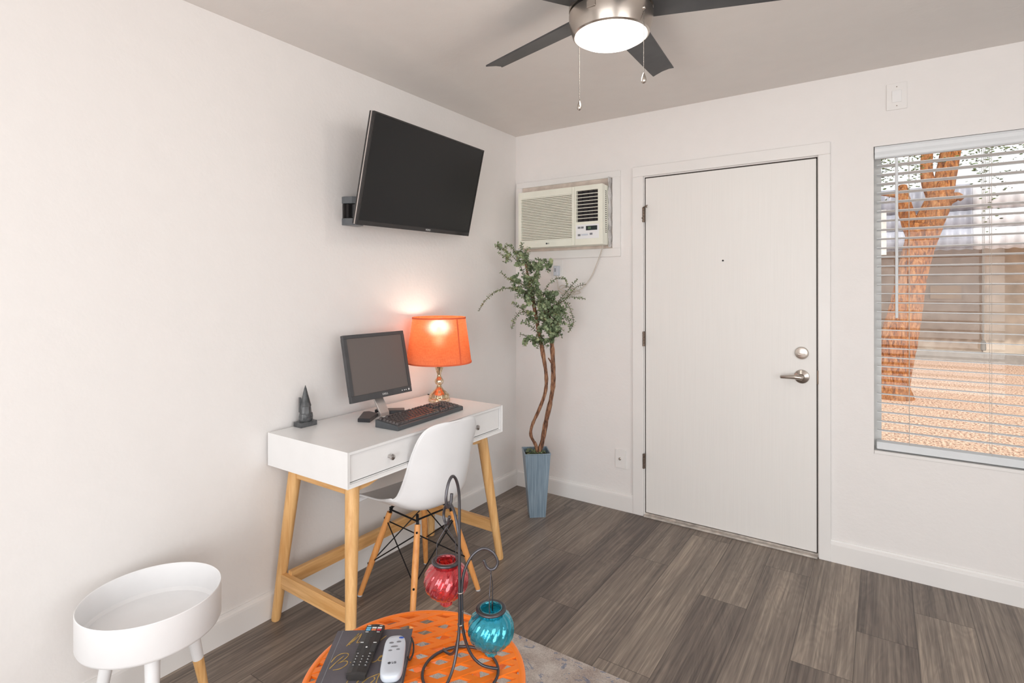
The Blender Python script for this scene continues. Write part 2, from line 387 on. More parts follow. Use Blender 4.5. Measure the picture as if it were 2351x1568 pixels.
# door
d = thing('door_1', 'flat white entry door with nickel lever and deadbolt', 'door', (1.4, 0, 0), kind='structure')
bm = BM(); box(bm, (.944, .0, .022), (1.850, .042, 2.041), bev=.0015); part('door_slab', bm, door_m, d)
bm = BM(); box(bm, (.938, .006, 0), (.944, .1, 2.048)); box(bm, (1.850, .006, 0), (1.856, .1, 2.048)); box(bm, (.938, .006, 2.041), (1.856, .1, 2.048)); box(bm, (.938, .045, .018), (1.856, .10, 2.048)); part('door_jamb', bm, gap_m, d)
for z in (1.82, 1.072, .335):
    bm = BM()
    for k in range(5): lathe(bm, [(.0065, z-.044+k*.0178), (.0065, z-.044+k*.0178+.0165)], 12, Matrix.Translation((.9385, -.022, 0)))
    box(bm, (.9405, -.014, z-.044), (.9435, .004, z+.044)); h = part('hinge', bm, brass_m, d, 'auto')
bm = BM(); tube(bm, [(.94, -.03, 1.862), (.952, -.036, 1.866), (.966, -.036, 1.862)], .0035); tube(bm, [(.952, -.036, 1.866), (.968, -.034, 1.874)], .003); tube(bm, [(.93, -.026, 1.80), (.94, -.028, 1.80)], .003); part('hinge_stop', bm, brass_m, d, True)
Mk = Matrix.Translation((1.783, 0, .918)) @ Matrix.Rotation(PI/2, 4, 'X')
bm = BM(); lathe(bm, [(.036, 0), (.036, .004), (.034, .008), (.022, .014), (.015, .017), (.014, .045), (.010, .048)], 32, Mk)
han = part('door_handle', bm, metal_m, d, 'auto')
bm = BM(); tube(bm, smooth_path([(1.790, -.052, .918), (1.76, -.056, .920), (1.72, -.052, .917), (1.69, -.042, .913)]), lerpl([.0125, .012, .010, .008]), 12); part('lever', bm, metal_m, han, True)
Mk = Matrix.Translation((1.783, 0, 1.040)) @ Matrix.Rotation(PI/2, 4, 'X')
bm = BM(); lathe(bm, [(.0325, 0), (.0325, .008), (.029, .014), (.018, .017)], 32, Mk); db = part('deadbolt', bm, metal_m, d, 'auto')
bm = BM(); box(bm, (1.765, -.034, 1.032), (1.803, -.016, 1.039), bev=.003); part('thumb_turn', bm, metal_m, db)
bm = BM(); lathe(bm, [(.0045, 0), (.0045, .004), (.002, .005)], 12, Matrix.Translation((1.3925, 0, 1.531)) @ Matrix.Rotation(PI/2, 4, 'X')); part('peephole', bm, rod_m, d, True)
bm = BM(); box(bm, (1.8525, -.003, .885), (1.861, .002, .955), bev=.001); part('strike_plate', bm, brass_m, d)

# windows
def window(name, along, a0, a1, z0, z1, pos, depth, sgn, m=post_m):
    w = thing(name, None, None, (0, 0, 0), kind='structure')
    def B(bm, a, b, c, d_, p, q):
        if along == 'x': box(bm, (a, min(p, q), c), (b, max(p, q), d_))
        else: box(bm, (min(p, q), a, c), (max(p, q), b, d_))
    bm = BM(); p, q = pos, pos+sgn*.045; mid = (a0+a1)/2
    B(bm, a0, a0+.03, z0, z1, p, q); B(bm, a1-.03, a1, z0, z1, p, q); B(bm, a0+.03, a1-.03, z0, z0+.03, p, q); B(bm, a0+.03, a1-.03, z1-.03, z1, p, q); B(bm, mid-.02, mid+.02, z0+.03, z1-.03, p, q)
    part('window_frame', bm, m, w)
    bm = BM(); B(bm, a0+.03, mid-.02, z0+.03, z1-.03, pos+sgn*.02, pos+sgn*.026); B(bm, mid+.02, a1-.03, z0+.03, z1-.03, pos+sgn*.02, pos+sgn*.026); part('window_pane', bm, glass_m, w)
    return w
w1 = window('window_1', 'x', WX0, WX1, WZ0, WZ1, .095, .1, 1)
bm = BM(); box(bm, (WX0+.001, -.004, WZ0+.0005), (WX1-.001, .094, WZ0+.016), bev=.002); part('window_sill', bm, trim_m, w1)
window('added_window_2', 'y', *W2, RX+.05, .1, 1); window('added_window_3', 'x', *W3, RY-.05, .1, -1)  # both added out of view to bring light into the room

# ------------------------------------------------------------------ blind
b = thing('window_blind', 'white horizontal slat blind hanging open in the window right of the door', 'blind', (2.8, .03, WZ1))
bx0, bx1 = 2.103, 3.492
bm = BM(); box(bm, (bx0, .008, 2.012), (bx1, .066, 2.06)); part('headrail', bm, blind_m, b)
bm = BM()
prof = [(-.004, 2.002), (-.010, 2.008), (-.0115, 2.02), (-.009, 2.034), (-.0115, 2.05), (-.007, 2.060), (.004, 2.0625), (.004, 2.002)]
A = [bm.verts.new((bx0-.004, y, z)) for y, z in prof]; B_ = [bm.verts.new((bx1, y, z)) for y, z in prof]
for i in range(8): bm.faces.new((A[i], A[(i+1) % 8], B_[(i+1) % 8], B_[i]))
bm.faces.new(A); bm.faces.new(B_[::-1]); part('valance', bm, blind_m, b)
bm = BM(); z = 1.972; nsl = 0
while z > .66:
    n = 6; tilt = .0
    ra, rb = [], []
    for k in range(n+1):
        s = k/n-.5; yy = .037+s*.050; zz = z+.002*(1-4*s*s)-s*.004
        ra.append((yy, zz+.0013)); rb.append((yy, zz-.0013))
    pr_ = ra+rb[::-1]
    A = [bm.verts.new((bx0+.004, y, q)) for y, q in pr_]; B_ = [bm.verts.new((bx1, y, q)) for y, q in pr_]
    for i in range(len(pr_)): bm.faces.new((A[i], A[(i+1) % len(pr_)], B_[(i+1) % len(pr_)], B_[i]))
    bm.faces.new(A); bm.faces.new(B_[::-1]); z -= .0445; nsl += 1
part('slats', bm, blind_m, b)
bm = BM(); box(bm, (bx0+.002, .006, .594), (bx1, .062, .630), bev=.004); part('bottom_rail', bm, blind_m, b)
for x in (2.235, 2.53, 3.1):
    bm = BM()
    for y in (.010, .064):
        tube(bm, [(x, y, .61), (x, y, 2.01)], .0009, 6)
    part('ladder_cord', bm, cord_m, b)
bm = BM(); tube(bm, [(2.186, -.012, 1.995), (2.186, -.014, 1.97), (2.1855, -.012, 1.235)], .0062, 8); tube(bm, [(2.186, .005, 2.0), (2.186, -.012, 1.992)], .003, 6); part('tilt_wand', bm, blind_m, b, 'auto')
bm = BM()
for dx in (0, .006, .012): tube(bm, [(2.505+dx, .072, 2.01), (2.507+dx*.3, .072, 1.13)], .001, 6)
part('lift_cord', bm, cord_m, b)
bm = BM(); lathe(bm, [(.004, 1.14), (.009, 1.13), (.0105, 1.098), (.008, 1.092)], 12, Matrix.Translation((2.509, .073, 0))); part('tassel', bm, cord_m, b, True)

# ------------------------------------------------------------------ wall plates
def plate(name, label, cat, cx, cz, w, h):
    p = thing(name, label, cat, (cx, 0, cz)); bm = BM(); box(bm, (cx-w/2, -.008, cz-h/2), (cx+w/2, 0, cz+h/2), bev=.0012); part('cover_plate', bm, trim_m, p); return p
p = plate('cable_outlet', 'small white cable jack plate low on the wall left of the door', 'outlet', .784, .318, .07, .114)
bm = BM(); lathe(bm, [(.008, 0), (.008, .008), (.0045, .009), (.0045, .016), (.001, .017)], 12, Matrix.Translation((.781, -.005, .318)) @ Matrix.Rotation(PI/2, 4, 'X')); part('jack', bm, metal_m, p, 'auto')
p = plate('wall_cover_plate', 'glossy white blank cover plate high on the wall above the window', 'wall plate', 2.187, 2.29, .08, .125)
bm = BM(); box(bm, (2.168, -.012, 2.262), (2.206, -.006, 2.318), bev=.002); part('raised_panel', bm, white_m, p)
for z in (2.245, 2.335):
    bm = BM(); lathe(bm, [(.003, 0), (.002, .0015)], 8, Matrix.Translation((2.187, -.008, z)) @ Matrix.Rotation(PI/2, 4, 'X')); part('screw', bm, metal_m, p)
p = plate('wall_outlet', 'white wall outlet with a plugged-in adapter behind the leafy plant', 'outlet', .335, 1.492, .08, .15)
# ------------------------------------------------------------------ air conditioner
a = thing('air_conditioner', 'ivory window-type air conditioner set into the wall left of the door', 'air conditioner', (.42, 0, 1.64))
yf = -.14; x0, x1, z0, z1 = .113, .725, 1.646, 2.014
bm = BM(); box(bm, (x0, yf+.03, z0), (x1, -.0005, z1), bev=.006); part('casing', bm, ac_m, a, 'auto')
xm = .535
bm = BM()
box(bm, (x0, yf, z0), (x0+.022, yf+.03, z1), bev=.002); box(bm, (xm-.020, yf, z0), (xm-.001, yf+.03, z1), bev=.002)
box(bm, (x0+.022, yf, z1-.042), (xm-.020, yf+.03, z1)); box(bm, (x0+.022, yf, z0), (xm-.020, yf+.03, z0+.042))
nz = 27
for k in range(nz):
    zz = z0+.046+k*(z1-z0-.092)/(nz-1); box(bm, (x0+.02, yf+.001, zz-.0032), (xm-.019, yf+.012, zz+.0030))
gr = part('front_grille', bm, ac_m, a)
bm = BM(); box(bm, (x0+.02, yf+.014, z0+.04), (xm-.02, yf+.029, z1-.04)); part('filter', bm, acback_m, gr)
bm = BM(); box(bm, (xm+.001, yf, z0), (x1, yf+.03, 1.735), bev=.002); box(bm, (xm+.001, yf, 1.735), (xm+.012, yf+.03, z1)); box(bm, (x1-.030, yf, 1.735), (x1, yf+.03, z1)); box(bm, (xm+.012, yf, z1-.03), (x1-.03, yf+.03, z1)); box(bm, (xm+.012, yf, 1.735), (x1-.03, yf+.03, 1.790))
part('side_panel', bm, ac_m, a)
vx0, vx1, vz0, vz1 = xm+.012, x1-.03, 1.790, z1-.03
bm = BM(); box(bm, (vx0, yf+.022, vz0), (vx1, yf+.0295, vz1)); vb = part('air_vent', bm, acdark_m, a)
bm = BM()
for k in range(1, 9):
    zz = vz0+k*(vz1-vz0)/9; box(bm, (vx0, yf+.003, zz-.0018), (vx1, yf+.016, zz+.0018))

part('louvers', bm, ac_m, vb)
bm = BM()
for k in (1, 2, 3): xx = vx0+k*(vx1-vx0)/4; box(bm, (xx-.001, yf+.012, vz0), (xx+.001, yf+.021, vz1))
part('vent_fins', bm, dark_m, vb)
bm = BM(); box(bm, (vx0-.002, yf-.0015, 1.685), (vx1+.006, yf+.002, 1.772), bev=.001); cp = part('control_panel', bm, plastic_white, a, label='white control panel with a small dark display')
bm = BM(); box(bm, (vx0+.068, yf-.0025, 1.735), (vx1-.004, yf-.0012, 1.762)); dsp = part('display', bm, lcd_m, cp)
bm = text_bm('88', .02, frameM((vx0+.092, yf-.0028, 1.7485), (1, 0, 0), (0, 0, 1))); part('digits', bm, mat('lcd_digits', (120, 150, 110), .5), dsp)
for bxx, bz, bw in ((vx0+.012, 1.754, .018), (vx0+.034, 1.754, .018), (vx0+.012, 1.708, .018), (vx0+.094, 1.712, .018)):
    bm = BM(); box(bm, (bxx, yf-.003, bz-.006), (bxx+bw, yf-.0012, bz+.006)); part('button', bm, grey_m, cp)
bm = BM(); box(bm, (vx0+.036, yf-.0022, 1.704), (vx0+.082, yf-.0012, 1.714)); part('slider_mark', bm, rw_m, cp)
bm = text_bm('LG', .011, frameM((.345, yf-.0008, 1.667), (1, 0, 0), (0, 0, 1)))
lathe(bm, [(.0055, 0), (.0055, .001)], 16, Matrix.Translation((.332, yf-.0003, 1.667)) @ Matrix.Rotation(PI/2, 4, 'X')); part('logo', bm, markd_m, a)
bm = BM()
for k in range(22): box(bm, (x1-.0005, -.098, 1.72+k*.012), (x1+.0008, -.082, 1.725+k*.012))
part('side_slots', bm, acdark_m, a)
bm = BM(); box(bm, (.062, -.006, 1.628), (.735, -.0004, 2.070)); part('foam_filler', bm, foam_m, a, label='beige foam stuffed round the unit')
bm = BM()
grid(bm, lambda u_, v_: V((.7275+.0025*abs(math.sin(v_*67+u_*9))+.0015*math.sin(v_*31+u_*4), -.064+u_*.062+.003*math.sin(v_*23), 1.632+v_*.435)), 9, 70)
part('foil_tape', bm, foil_m, a, True, solid=.001, label='wrinkled silver foil tape down the right side')
cpx = [(1385, 548), (1383, 568), (1374, 596), (1358, 634), (1338, 660), (1318, 670), (1298, 668), (1284, 662), (1292, 655), (1318, 664), (1334, 672), (1310, 676), (1290, 664), (1306, 658), (1326, 668), (1304, 678), (1284, 668), (1280, 650), (1276, 632)]
cp3 = [at_y(q[0], q[1], -.03 if i > 2 else (-.09, -.07, -.05)[i]) for i, q in enumerate(cpx)]
for i in range(9, 16): cp3[i].y -= .008*((i % 3)-1)+.01
bm = BM(); tube(bm, smooth_path(cp3, 8), .0036, 8); part('power_cord', bm, mat('cord_beige', (214, 206, 196), .5), a, True)
q0 = at_y(1278, 622, -.02); bm = BM(); box(bm, (q0.x-.019, -.034, q0.z-.032), (q0.x+.019, -.0065, q0.z+.034), bev=.005); pl = part('plug_adapter', bm, rw_m, a)
bm = BM(); box(bm, (q0.x-.008, -.036, q0.z+.008), (q0.x+.0, -.033, q0.z+.016)); box(bm, (q0.x-.008, -.036, q0.z-.004), (q0.x+.0, -.033, q0.z+.004)); part('test_button', bm, grey_m, pl)

# ------------------------------------------------------------------ television on its bracket
TW, TH = .88, .88/1.7703; tc = V((.2221, -1.1338, 1.9143)); ya, ti, ro = .0856, .2382, .0234
n0 = V((math.cos(ya), math.sin(ya), 0)); h0 = V((-math.sin(ya), math.cos(ya), 0)); u0 = V((0, 0, 1))*math.cos(ti)+n0*math.sin(ti)
hx = h0*math.cos(ro)+u0*math.sin(ro); ux = -h0*math.sin(ro)+u0*math.cos(ro)
MT = frameM(tc, hx, ux)     # local x right, y up, z out
tv = thing('television', 'black flat television tilted down on the left wall above the desk', 'television', tuple(tc))
bm = BM(); box(bm, (-TW/2, -TH/2, -.028), (TW/2, TH/2, -.001), MT, .003); box(bm, (-TW*.32, -TH*.42, -.055), (TW*.32, TH*.15, -.027), MT, .012); part('back_housing', bm, black_m, tv)
bm = BM(); e = .007; eb = .020
box(bm, (-TW/2, TH/2-e, -.002), (TW/2, TH/2, .003), MT); box(bm, (-TW/2, -TH/2, -.002), (TW/2, -TH/2+eb, .003), MT); box(bm, (-TW/2, -TH/2+eb, -.002), (-TW/2+e, TH/2-e, .003), MT); box(bm, (TW/2-e, -TH/2+eb, -.002), (TW/2, TH/2-e, .003), MT)
part('bezel', bm, mat('tv_bezel_gloss', (46, 43, 43), .15), tv)
bm = BM(); box(bm, (-TW/2+e, -TH/2+eb, -.001), (TW/2-e, TH/2-e, .0012), MT); part('screen', bm, screen_m, tv)
bm = text_bm('VIZIO', .013, MT @ Matrix.Translation((.06, -TH/2+eb/2, .0034)), sx=1.2); part('logo', bm, mark_m, tv)
bm = BM(); box(bm, (-TW/2-.001, -TH/2, -.016), (-TW/2+.0005, TH/2, -.010), MT); part('side_trim', bm, silver_m, tv)
k = thing('television_bracket', 'black and grey television bracket bolted to the left wall', 'tv bracket', (0, -1.47, 1.75))
bm = BM(); box(bm, (0, -1.490, 1.682), (.012, -1.400, 1.812), bev=.003); box(bm, (.012, -1.478, 1.715), (.03, -1.42, 1.78)); part('wall_plate', bm, black_m, k)
for za, zb in ((1.782, 1.815), (1.679, 1.712)):
    bm = BM(); prism(bm, [(0.0, -1.492), (.022, -1.490), (.052, -1.475), (.066, -1.455), (.066, -1.425), (.05, -1.405), (0, -1.398)], za, zb, bev=.002); part('end_cap', bm, mat('bracket_cap_grey', (104, 108, 112), .3), k)
bm = BM(); tube(bm, [(.045, -1.450, 1.716), (.045, -1.450, 1.778)], .016, 14); part('pivot', bm, dark_m, k, 'auto')
bm = BM(); ptb = tc-MT.to_3x3()@V((0, 0, .058))
box(bm, (0, -.011, -.024), ((ptb-V((.045, -1.45, 0))).to_2d().length, .011, .024), Matrix.Translation((.045, -1.45, 1.748)) @ Matrix.Rotation(math.atan2(ptb.y+1.45, ptb.x-.045), 4, 'Z'))
part('arm', bm, black_m, k)
bm = BM(); box(bm, (-.1, -.12, -.066), (.1, .06, -.0555), MT); tube(bm, [(ptb.x-.01, ptb.y, 1.715), (ptb.x-.01, ptb.y, 1.90)], .013); part('head_plate', bm, black_m, k)

# ------------------------------------------------------------------ ceiling fan
FX, FY = 1.388, -1.512
fn = thing('ceiling_fan', 'brushed nickel ceiling fan with charcoal blades and a lit bowl light', 'ceiling fan', (FX, FY, H))
MF = Matrix.Translation((FX, FY, 0))
bm = BM(); lathe(bm, [(.075, 2.44), (.09, 2.43), (.10, 2.40), (.130, 2.385), (.137, 2.37), (.137, 2.290)], 48, MF); part('motor_housing', bm, metal_m, fn, 'auto')
bm = BM(); lathe(bm, [(.137, 2.2915), (.131, 2.2914), (.131, 2.281)], 48, MF); part('seam_ring', bm, rod_m, fn, 'auto')
bm = BM(); lathe(bm, [(.130, 2.282), (.137, 2.2805), (.1368, 2.262), (.132, 2.236), (.125, 2.212), (.119, 2.208), (.117, 2.214)], 64, MF, cap=False); part('light_housing', bm, metal_m, fn, 'auto')
bm = BM(); lathe(bm, [(.117, 2.213), (.116, 2.207), (.10, 2.197), (.07, 2.189), (.03, 2.185), (.0001, 2.184)], 48, MF); part('light_bowl', bm, lens_m, fn, True, label='glowing frosted bowl')
aa = math.radians(-92); bm = BM(); Ms = MF @ Matrix.Rotation(aa, 4, 'Z'); box(bm, (.132, -.015, 2.250), (.1395, .015, 2.270), Ms, .001); part('reverse_switch', bm, metal_m, fn)
for k in range(5):
    ang = math.radians(21+72*k); Mb = MF @ Matrix.Rotation(ang, 4, 'Z') @ Matrix.Translation((0, 0, 2.300)) @ Matrix.Rotation(math.radians(-13), 4, 'X')
    bm = BM(); top = []; N = 14
    out = []
    for i in range(N+1):
        s = i/N; r_ = .11+s*.50; w = .056-.012*s; out.append((r_, w))
    tipc = [(.615, .042), (.608, .030), (.600, 0), (.603, -.030), (.617, -.046)]
    low = [(r_, -w-.002) for r_, w in out][::-1]
    poly = out+tipc+low; prism(bm, poly, -.003, .003, Mb, .0012); bl = part('blade', bm, blade_m, fn)
    bm = BM(); box(bm, (.10, -.03, .003), (.17, .03, .007), Mb, .001); part('blade_iron', bm, metal_m, bl)
def chain(px, py0, py1, d):
    top_, bot = at_d(px, py0, d), at_d(px, py1, d); bot.x, bot.y = top_.x, top_.y
    bm = BM(); n = int((top_.z-bot.z)/.0055)
    for i in range(n):
        z = top_.z-i*.0055; lathe(bm, [(.0004, z), (.0012, z-.001), (.0015, z-.002), (.0012, z-.003), (.0004, z-.004)], 6, Matrix.Translation((top_.x, top_.y, 0)), cap=False)
    tube(bm, [top_, bot], .0005, 5); c = part('pull_chain', bm, chain_m, fn, True)
    bm = BM(); z = bot.z; lathe(bm, [(.001, z+.002), (.003, z-.002), (.0065, z-.012), (.0082, z-.021), (.0068, z-.029), (.003, z-.032)], 16, Matrix.Translation((top_.x, top_.y, 0))); part('pull_knob', bm, metal_m, c, True)
    return top_
dch = 1.695
tp = chain(1478, 18, 168, dch); bm = BM(); lathe(bm, [(.0001, -.006), (.006, -.002), (.006, .004), (.0001, .006)], 12, Matrix.Translation(tp), cap=False); part('chain_outlet', bm, metal_m, fn, True)
chain(1330, 62, 232, 1.86)

# ------------------------------------------------------------------ desk
dk = thing('writing_desk', 'white two-drawer desk on splayed natural wood legs against the left wall', 'desk', (.265, -1.392, 0))
dx0, dx1, dy0, dy1, dz0, dz1 = .016, .517, -1.881, -.905, .645, .780
bm = BM()
box(bm, (dx0, dy0, dz1-.012), (dx1, dy1, dz1)); box(bm, (dx0, dy0, dz0), (dx1, dy1, dz0+.014)); box(bm, (dx0, dy0, dz0+.014), (dx1, dy0+.012, dz1-.012)); box(bm, (dx0, dy1-.012, dz0+.014), (dx1, dy1, dz1-.012))
box(bm, (dx0, dy0+.012, dz0+.014), (dx0+.01, dy1-.012, dz1-.012)); box(bm, (dx0+.01, -1.398, dz0+.014), (dx1-.016, -1.388, dz1-.012)); part('case', bm, white_m, dk)
# bevelled reveal round the drawer fronts
bm = BM(); o1 = [(dy0+.0, dz0), (dy1, dz0), (dy1, dz1), (dy0, dz1)]; i1 = [(dy0+.012, dz0+.016), (dy1-.014, dz0+.016), (dy1-.014, dz1-.012), (dy0+.012, dz1-.012)]
va = [bm.verts.new((dx1+.003, y, z)) for y, z in o1]; vb_ = [bm.verts.new((dx1-.011, y, z)) for y, z in i1]; vc = [bm.verts.new((dx1-.002, y, z)) for y, z in o1]
for i in range(4): bm.faces.new((va[i], va[(i+1) % 4], vb_[(i+1) % 4], vb_[i])); bm.faces.new((va[i], vc[i], vc[(i+1) % 4], va[(i+1) % 4]))
part('front_reveal', bm, white_m, dk, solid=.0008)
for ya_, yb_, ky in ((dy0+.0155, -1.3950, -1.671), (-1.3920, dy1-.0170, -1.123)):
    bm = BM(); box(bm, (dx1-.40, ya_, dz0+.0190), (dx1-.009, yb_, dz1-.0155), bev=.0015); dr = part('drawer', bm, white_m, dk)
    bm = BM(); lathe(bm, [(.006, 0), (.0045, .004), (.0045, .012), (.011, .016), (.0125, .021), (.011, .026), (.005, .029)], 20, Matrix.Translation((dx1-.008, ky, .713)) @ Matrix.Rotation(PI/2, 4, 'Y')); part('knob', bm, chrome_m, dr, 'auto')
def leg_at(t_): pass
legs = {}
for nm, (fx_, fy_), (tx, ty) in (('fl', (.522, -1.872), (.447, -1.800)), ('bl', (.040, -1.862), (.092, -1.800)), ('fr', (.516, -.922), (.445, -.985)), ('br', (.042, -.918), (.092, -.985))):
    top_ = V((tx, ty, .645)); ft = V((fx_, fy_, 0)); legs[nm] = (ft, top_)
    dirn = (top_-ft).normalized(); bm = BM(); pts = [ft+dirn*(s*(top_-ft).length) for s in (0, .015, .3, .6, 1)]; pts[0].z = 0
    tube(bm, pts, [.0165, .0185, .021, .0245, .0275], 20); 
    for vv in bm.verts:
        if vv.co.z > .6449: vv.co.z = .6449
        if vv.co.z < 0: vv.co.z = 0
    part('leg', bm, wood_m, dk, 'auto')
def legpt(nm, z): a_, b_ = legs[nm]; return a_+(b_-a_)*(z/.645)
def bar(bm, p, q, w, h):            # rectangular rail between two points
    p, q = V(p), V(q); dd = q-p; L = dd.length; x = dd.normalized(); y = V((0, 0, 1)).cross(x).normalized(); M_ = frameM(p, x, y); box(bm, (0, -w/2, -h/2), (L, w/2, h/2), M_, .002)
for s_ in (('bl', 'fl'), ('br', 'fr')):
    bm = BM(); bar(bm, legpt(s_[0], .168), legpt(s_[1], .168), .024, .058); part('side_stretcher', bm, woodx_m, dk)
    bm = BM(); bar(bm, legpt(s_[0], .615), legpt(s_[1], .615), .022, .055); part('side_apron', bm, woodx_m, dk)
bm = BM(); y0_, y1_ = legpt('bl', .178).y, legpt('br', .178).y; bar(bm, (.105, y0_+.005, .185), (.105, y1_-.005, .185), .022, .055); part('back_stretcher', bm, woody_m, dk)
for nm, s_ in (('fl', 1), ('fr', -1)):
    q = legpt(nm, .62); bm = BM()
    prof = [(.0, .645), (.13, .645), (.125, .632), (.10, .615), (.06, .604), (0, .600)]
    A = [bm.verts.new((q.x-.010, q.y+s_*(.015+y), z)) for y, z in prof]; B_ = [bm.verts.new((q.x+.010, q.y+s_*(.015+y), z)) for y, z in prof]
    for i in range(6): bm.faces.new((A[i], A[(i+1) % 6], B_[(i+1) % 6], B_[i]))
    bm.faces.new(A); bm.faces.new(B_[::-1]); part('corner_bracket', bm, woody_m, dk)
bm = BM(); bar(bm, legpt('bl', .615)+V((.0, .02, 0)), legpt('br', .615)-V((0, .02, 0)), .02, .055); part('back_apron', bm, woody_m, dk)

# ------------------------------------------------------------------ monitor
DZ_ = .780
mw, mh = .365, .365/1.2; mc = V((.1675, -1.4115, 1.0185)); ya, ti = -.019, -.2128
n0 = V((math.cos(ya), math.sin(ya), 0)); h0 = V((-math.sin(ya), math.cos(ya), 0)); u0 = V((0, 0, 1))*math.cos(ti)+n0*math.sin(ti); MM = frameM(mc, h0, u0)
mo = thing('computer_monitor', 'dark grey square desktop monitor standing switched off on the white desk', 'monitor', (.15, -1.42, DZ_))
bm = BM(); e = .017; eb = .030
box(bm, (-mw/2, mh/2-e, -.02), (mw/2, mh/2, 0), MM, .002); box(bm, (-mw/2, -mh/2, -.02), (mw/2, -mh/2+eb, 0), MM, .002); box(bm, (-mw/2, -mh/2+eb, -.02), (-mw/2+e, mh/2-e, 0), MM); box(bm, (mw/2-e, -mh/2+eb, -.02), (mw/2, mh/2-e, 0), MM)
box(bm, (-mw/2+.004, -mh/2+.004, -.026), (mw/2-.004, mh/2-.004, -.0195), MM, .004); box(bm, (-mw*.33, -mh*.36, -.06), (mw*.33, mh*.3, -.025), MM, .01); part('casing', bm, monblack_m, mo)
bm = BM(); box(bm, (-mw/2+e, -mh/2+eb, -.01), (mw/2-e, mh/2-e, -.0035), MM); part('screen', bm, mon_screen_m, mo)
bm = text_bm('DELL', .0125, MM @ Matrix.Translation((.012, -mh/2+.014, .0005)), sx=1.25); part('logo', bm, mark_m, mo)
for i, x in enumerate((.118, .133, .144, .162)):
    bm = BM(); lathe(bm, [(.003 if i < 3 else .005, 0), (.0025 if i < 3 else .0045, .0012)], 12, MM @ Matrix.Translation((x, -mh/2+.014, .0))); part('button', bm, mark_m, mo)
bm = BM(); A0 = V((.196, -1.405, DZ_+.012)); A1 = V((.075, -1.412, .985)); x = (A1-A0).normalized(); y = V((0, 1, 0)); 
box(bm, (0, -.027, -.005), ((A1-A0).length, .027, .005), frameM(A0, x, y), .002); box(bm, (.172, -1.432, DZ_), (.200, -1.378, DZ_+.018), bev=.002); part('stand_neck', bm, silver_m, mo)
bm = BM(); box(bm, (.072, -1.445, .95), (.122, -1.380, 1.03), bev=.004); part('hinge_block', bm, monblack_m, mo)
for poly in ([(.187, -1.556), (.240, -1.532), (.182, -1.432), (.115, -1.425), (.10, -1.45)], [(.245, -1.322), (.200, -1.280), (.10, -1.365), (.115, -1.392), (.176, -1.3785)]):
    bm = BM(); prism(bm, poly, DZ_, DZ_+.017, bev=.003); part('foot', bm, mat('foot_black', (50, 50, 54), .3), mo)

# ------------------------------------------------------------------ keyboard
kb0 = V((.452, -1.566, DZ_)); ex = V((-.062, .998, 0)).normalized(); ey = V((-.998, -.062, 0)).normalized(); MK = Matrix(((ex.x, ey.x, 0, kb0.x), (ex.y, ey.y, 0, kb0.y), (0, 0, 1, kb0.z), (0, 0, 0, 1)))
kb = thing('keyboard', 'black wired-style keyboard lying on the desk in front of the monitor', 'keyboard', tuple(kb0))
KL, KD = .463, .130
bm = BM(); pr_ = [(0, .001), (0, .017), (.006, .020), (KD, .033), (KD, .001)]
A = [bm.verts.new(MK @ V((0, y, z))) for y, z in pr_]; B_ = [bm.verts.new(MK @ V((KL, y, z))) for y, z in pr_]
for i in range(5): bm.faces.new((A[i], A[(i+1) % 5], B_[(i+1) % 5], B_[i]))
bm.faces.new(A); bm.faces.new(B_[::-1]); part('body', bm, keybody_m, kb)
kmesh = {}
def key(x, row, w=1.0, hh=1.0):
    P_ = .0190; sl = (.033-.020)/(KD-.006)
    yb = .011+row*.0178+(.006 if row == 5 else 0); zb = .020+(yb-.006)*sl
    kk = (w, hh)
    if kk not in kmesh:
        bm = BM(); W2_, D2 = w*P_-.0008, hh*.0178-.0010
        b0 = [bm.verts.new(p) for p in ((0, 0, 0), (W2_, 0, 0), (W2_, D2, 0), (0, D2, 0))]; i_ = .0026
        t0 = [bm.verts.new(p) for p in ((i_, i_*.7, .0100), (W2_-i_, i_*.7, .0100), (W2_-i_, D2-i_*1.3, .0100), (i_, D2-i_*1.3, .0100))]
        bm.faces.new(b0[::-1]); bm.faces.new(t0)
        for i in range(4): bm.faces.new((b0[i], b0[(i+1) % 4], t0[(i+1) % 4], t0[i]))
        bmesh.ops.bevel(bm, geom=[e_ for e_ in bm.edges], offset=.0007, segments=1, affect='EDGES')
        bmesh.ops.recalc_face_normals(bm, faces=bm.faces[:])
        me = bpy.data.meshes.new('key'); bm.to_mesh(me); bm.free(); me.materials.append(key_m); kmesh[kk] = me
    o = bpy.data.objects.new('key', kmesh[kk]); COL.objects.link(o); o.parent = kb
    Ml = MK @ Matrix.Translation((.010+x*P_, yb, zb)) @ Matrix.Rotation(math.atan(sl), 4, 'X')
    o.matrix_local = ROOT[kb.name].inverted() @ Ml
for x in [0]+[2+i for i in range(4)]+[6.5+i for i in range(4)]+[11+i for i in range(4)]: key(x, 5)
for i in range(13): key(i, 4)
key(13, 4, 2); key(0, 3, 1.5)
for i in range(12): key(1.5+i, 3)
key(13.5, 3, 1.5); key(0, 2, 1.75)
for i in range(11): key(1.75+i, 2)
key(12.75, 2, 2.25); key(0, 1, 2.25)
for i in range(10): key(2.25+i, 1)
key(12.25, 1, 2.75)
for x, w in ((0, 1.25), (1.25, 1.25), (2.5, 1.25), (3.75, 6.25), (10, 1.25), (11.25, 1.25), (12.5, 1.25), (13.75, 1.25)): key(x, 0, w)
for i in range(3): key(15.4+i, 5); key(15.4+i, 4); key(15.4+i, 3); key(15.4+i, 0)
key(16.4, 1)
for i in range(4): key(18.8+i, 4)
for i in range(3): key(18.8+i, 3); key(18.8+i, 2); key(18.8+i, 1)
key(21.8, 2, 1, 2); key(21.8, 0, 1, 2); key(18.8, 0, 2); key(20.8, 0)

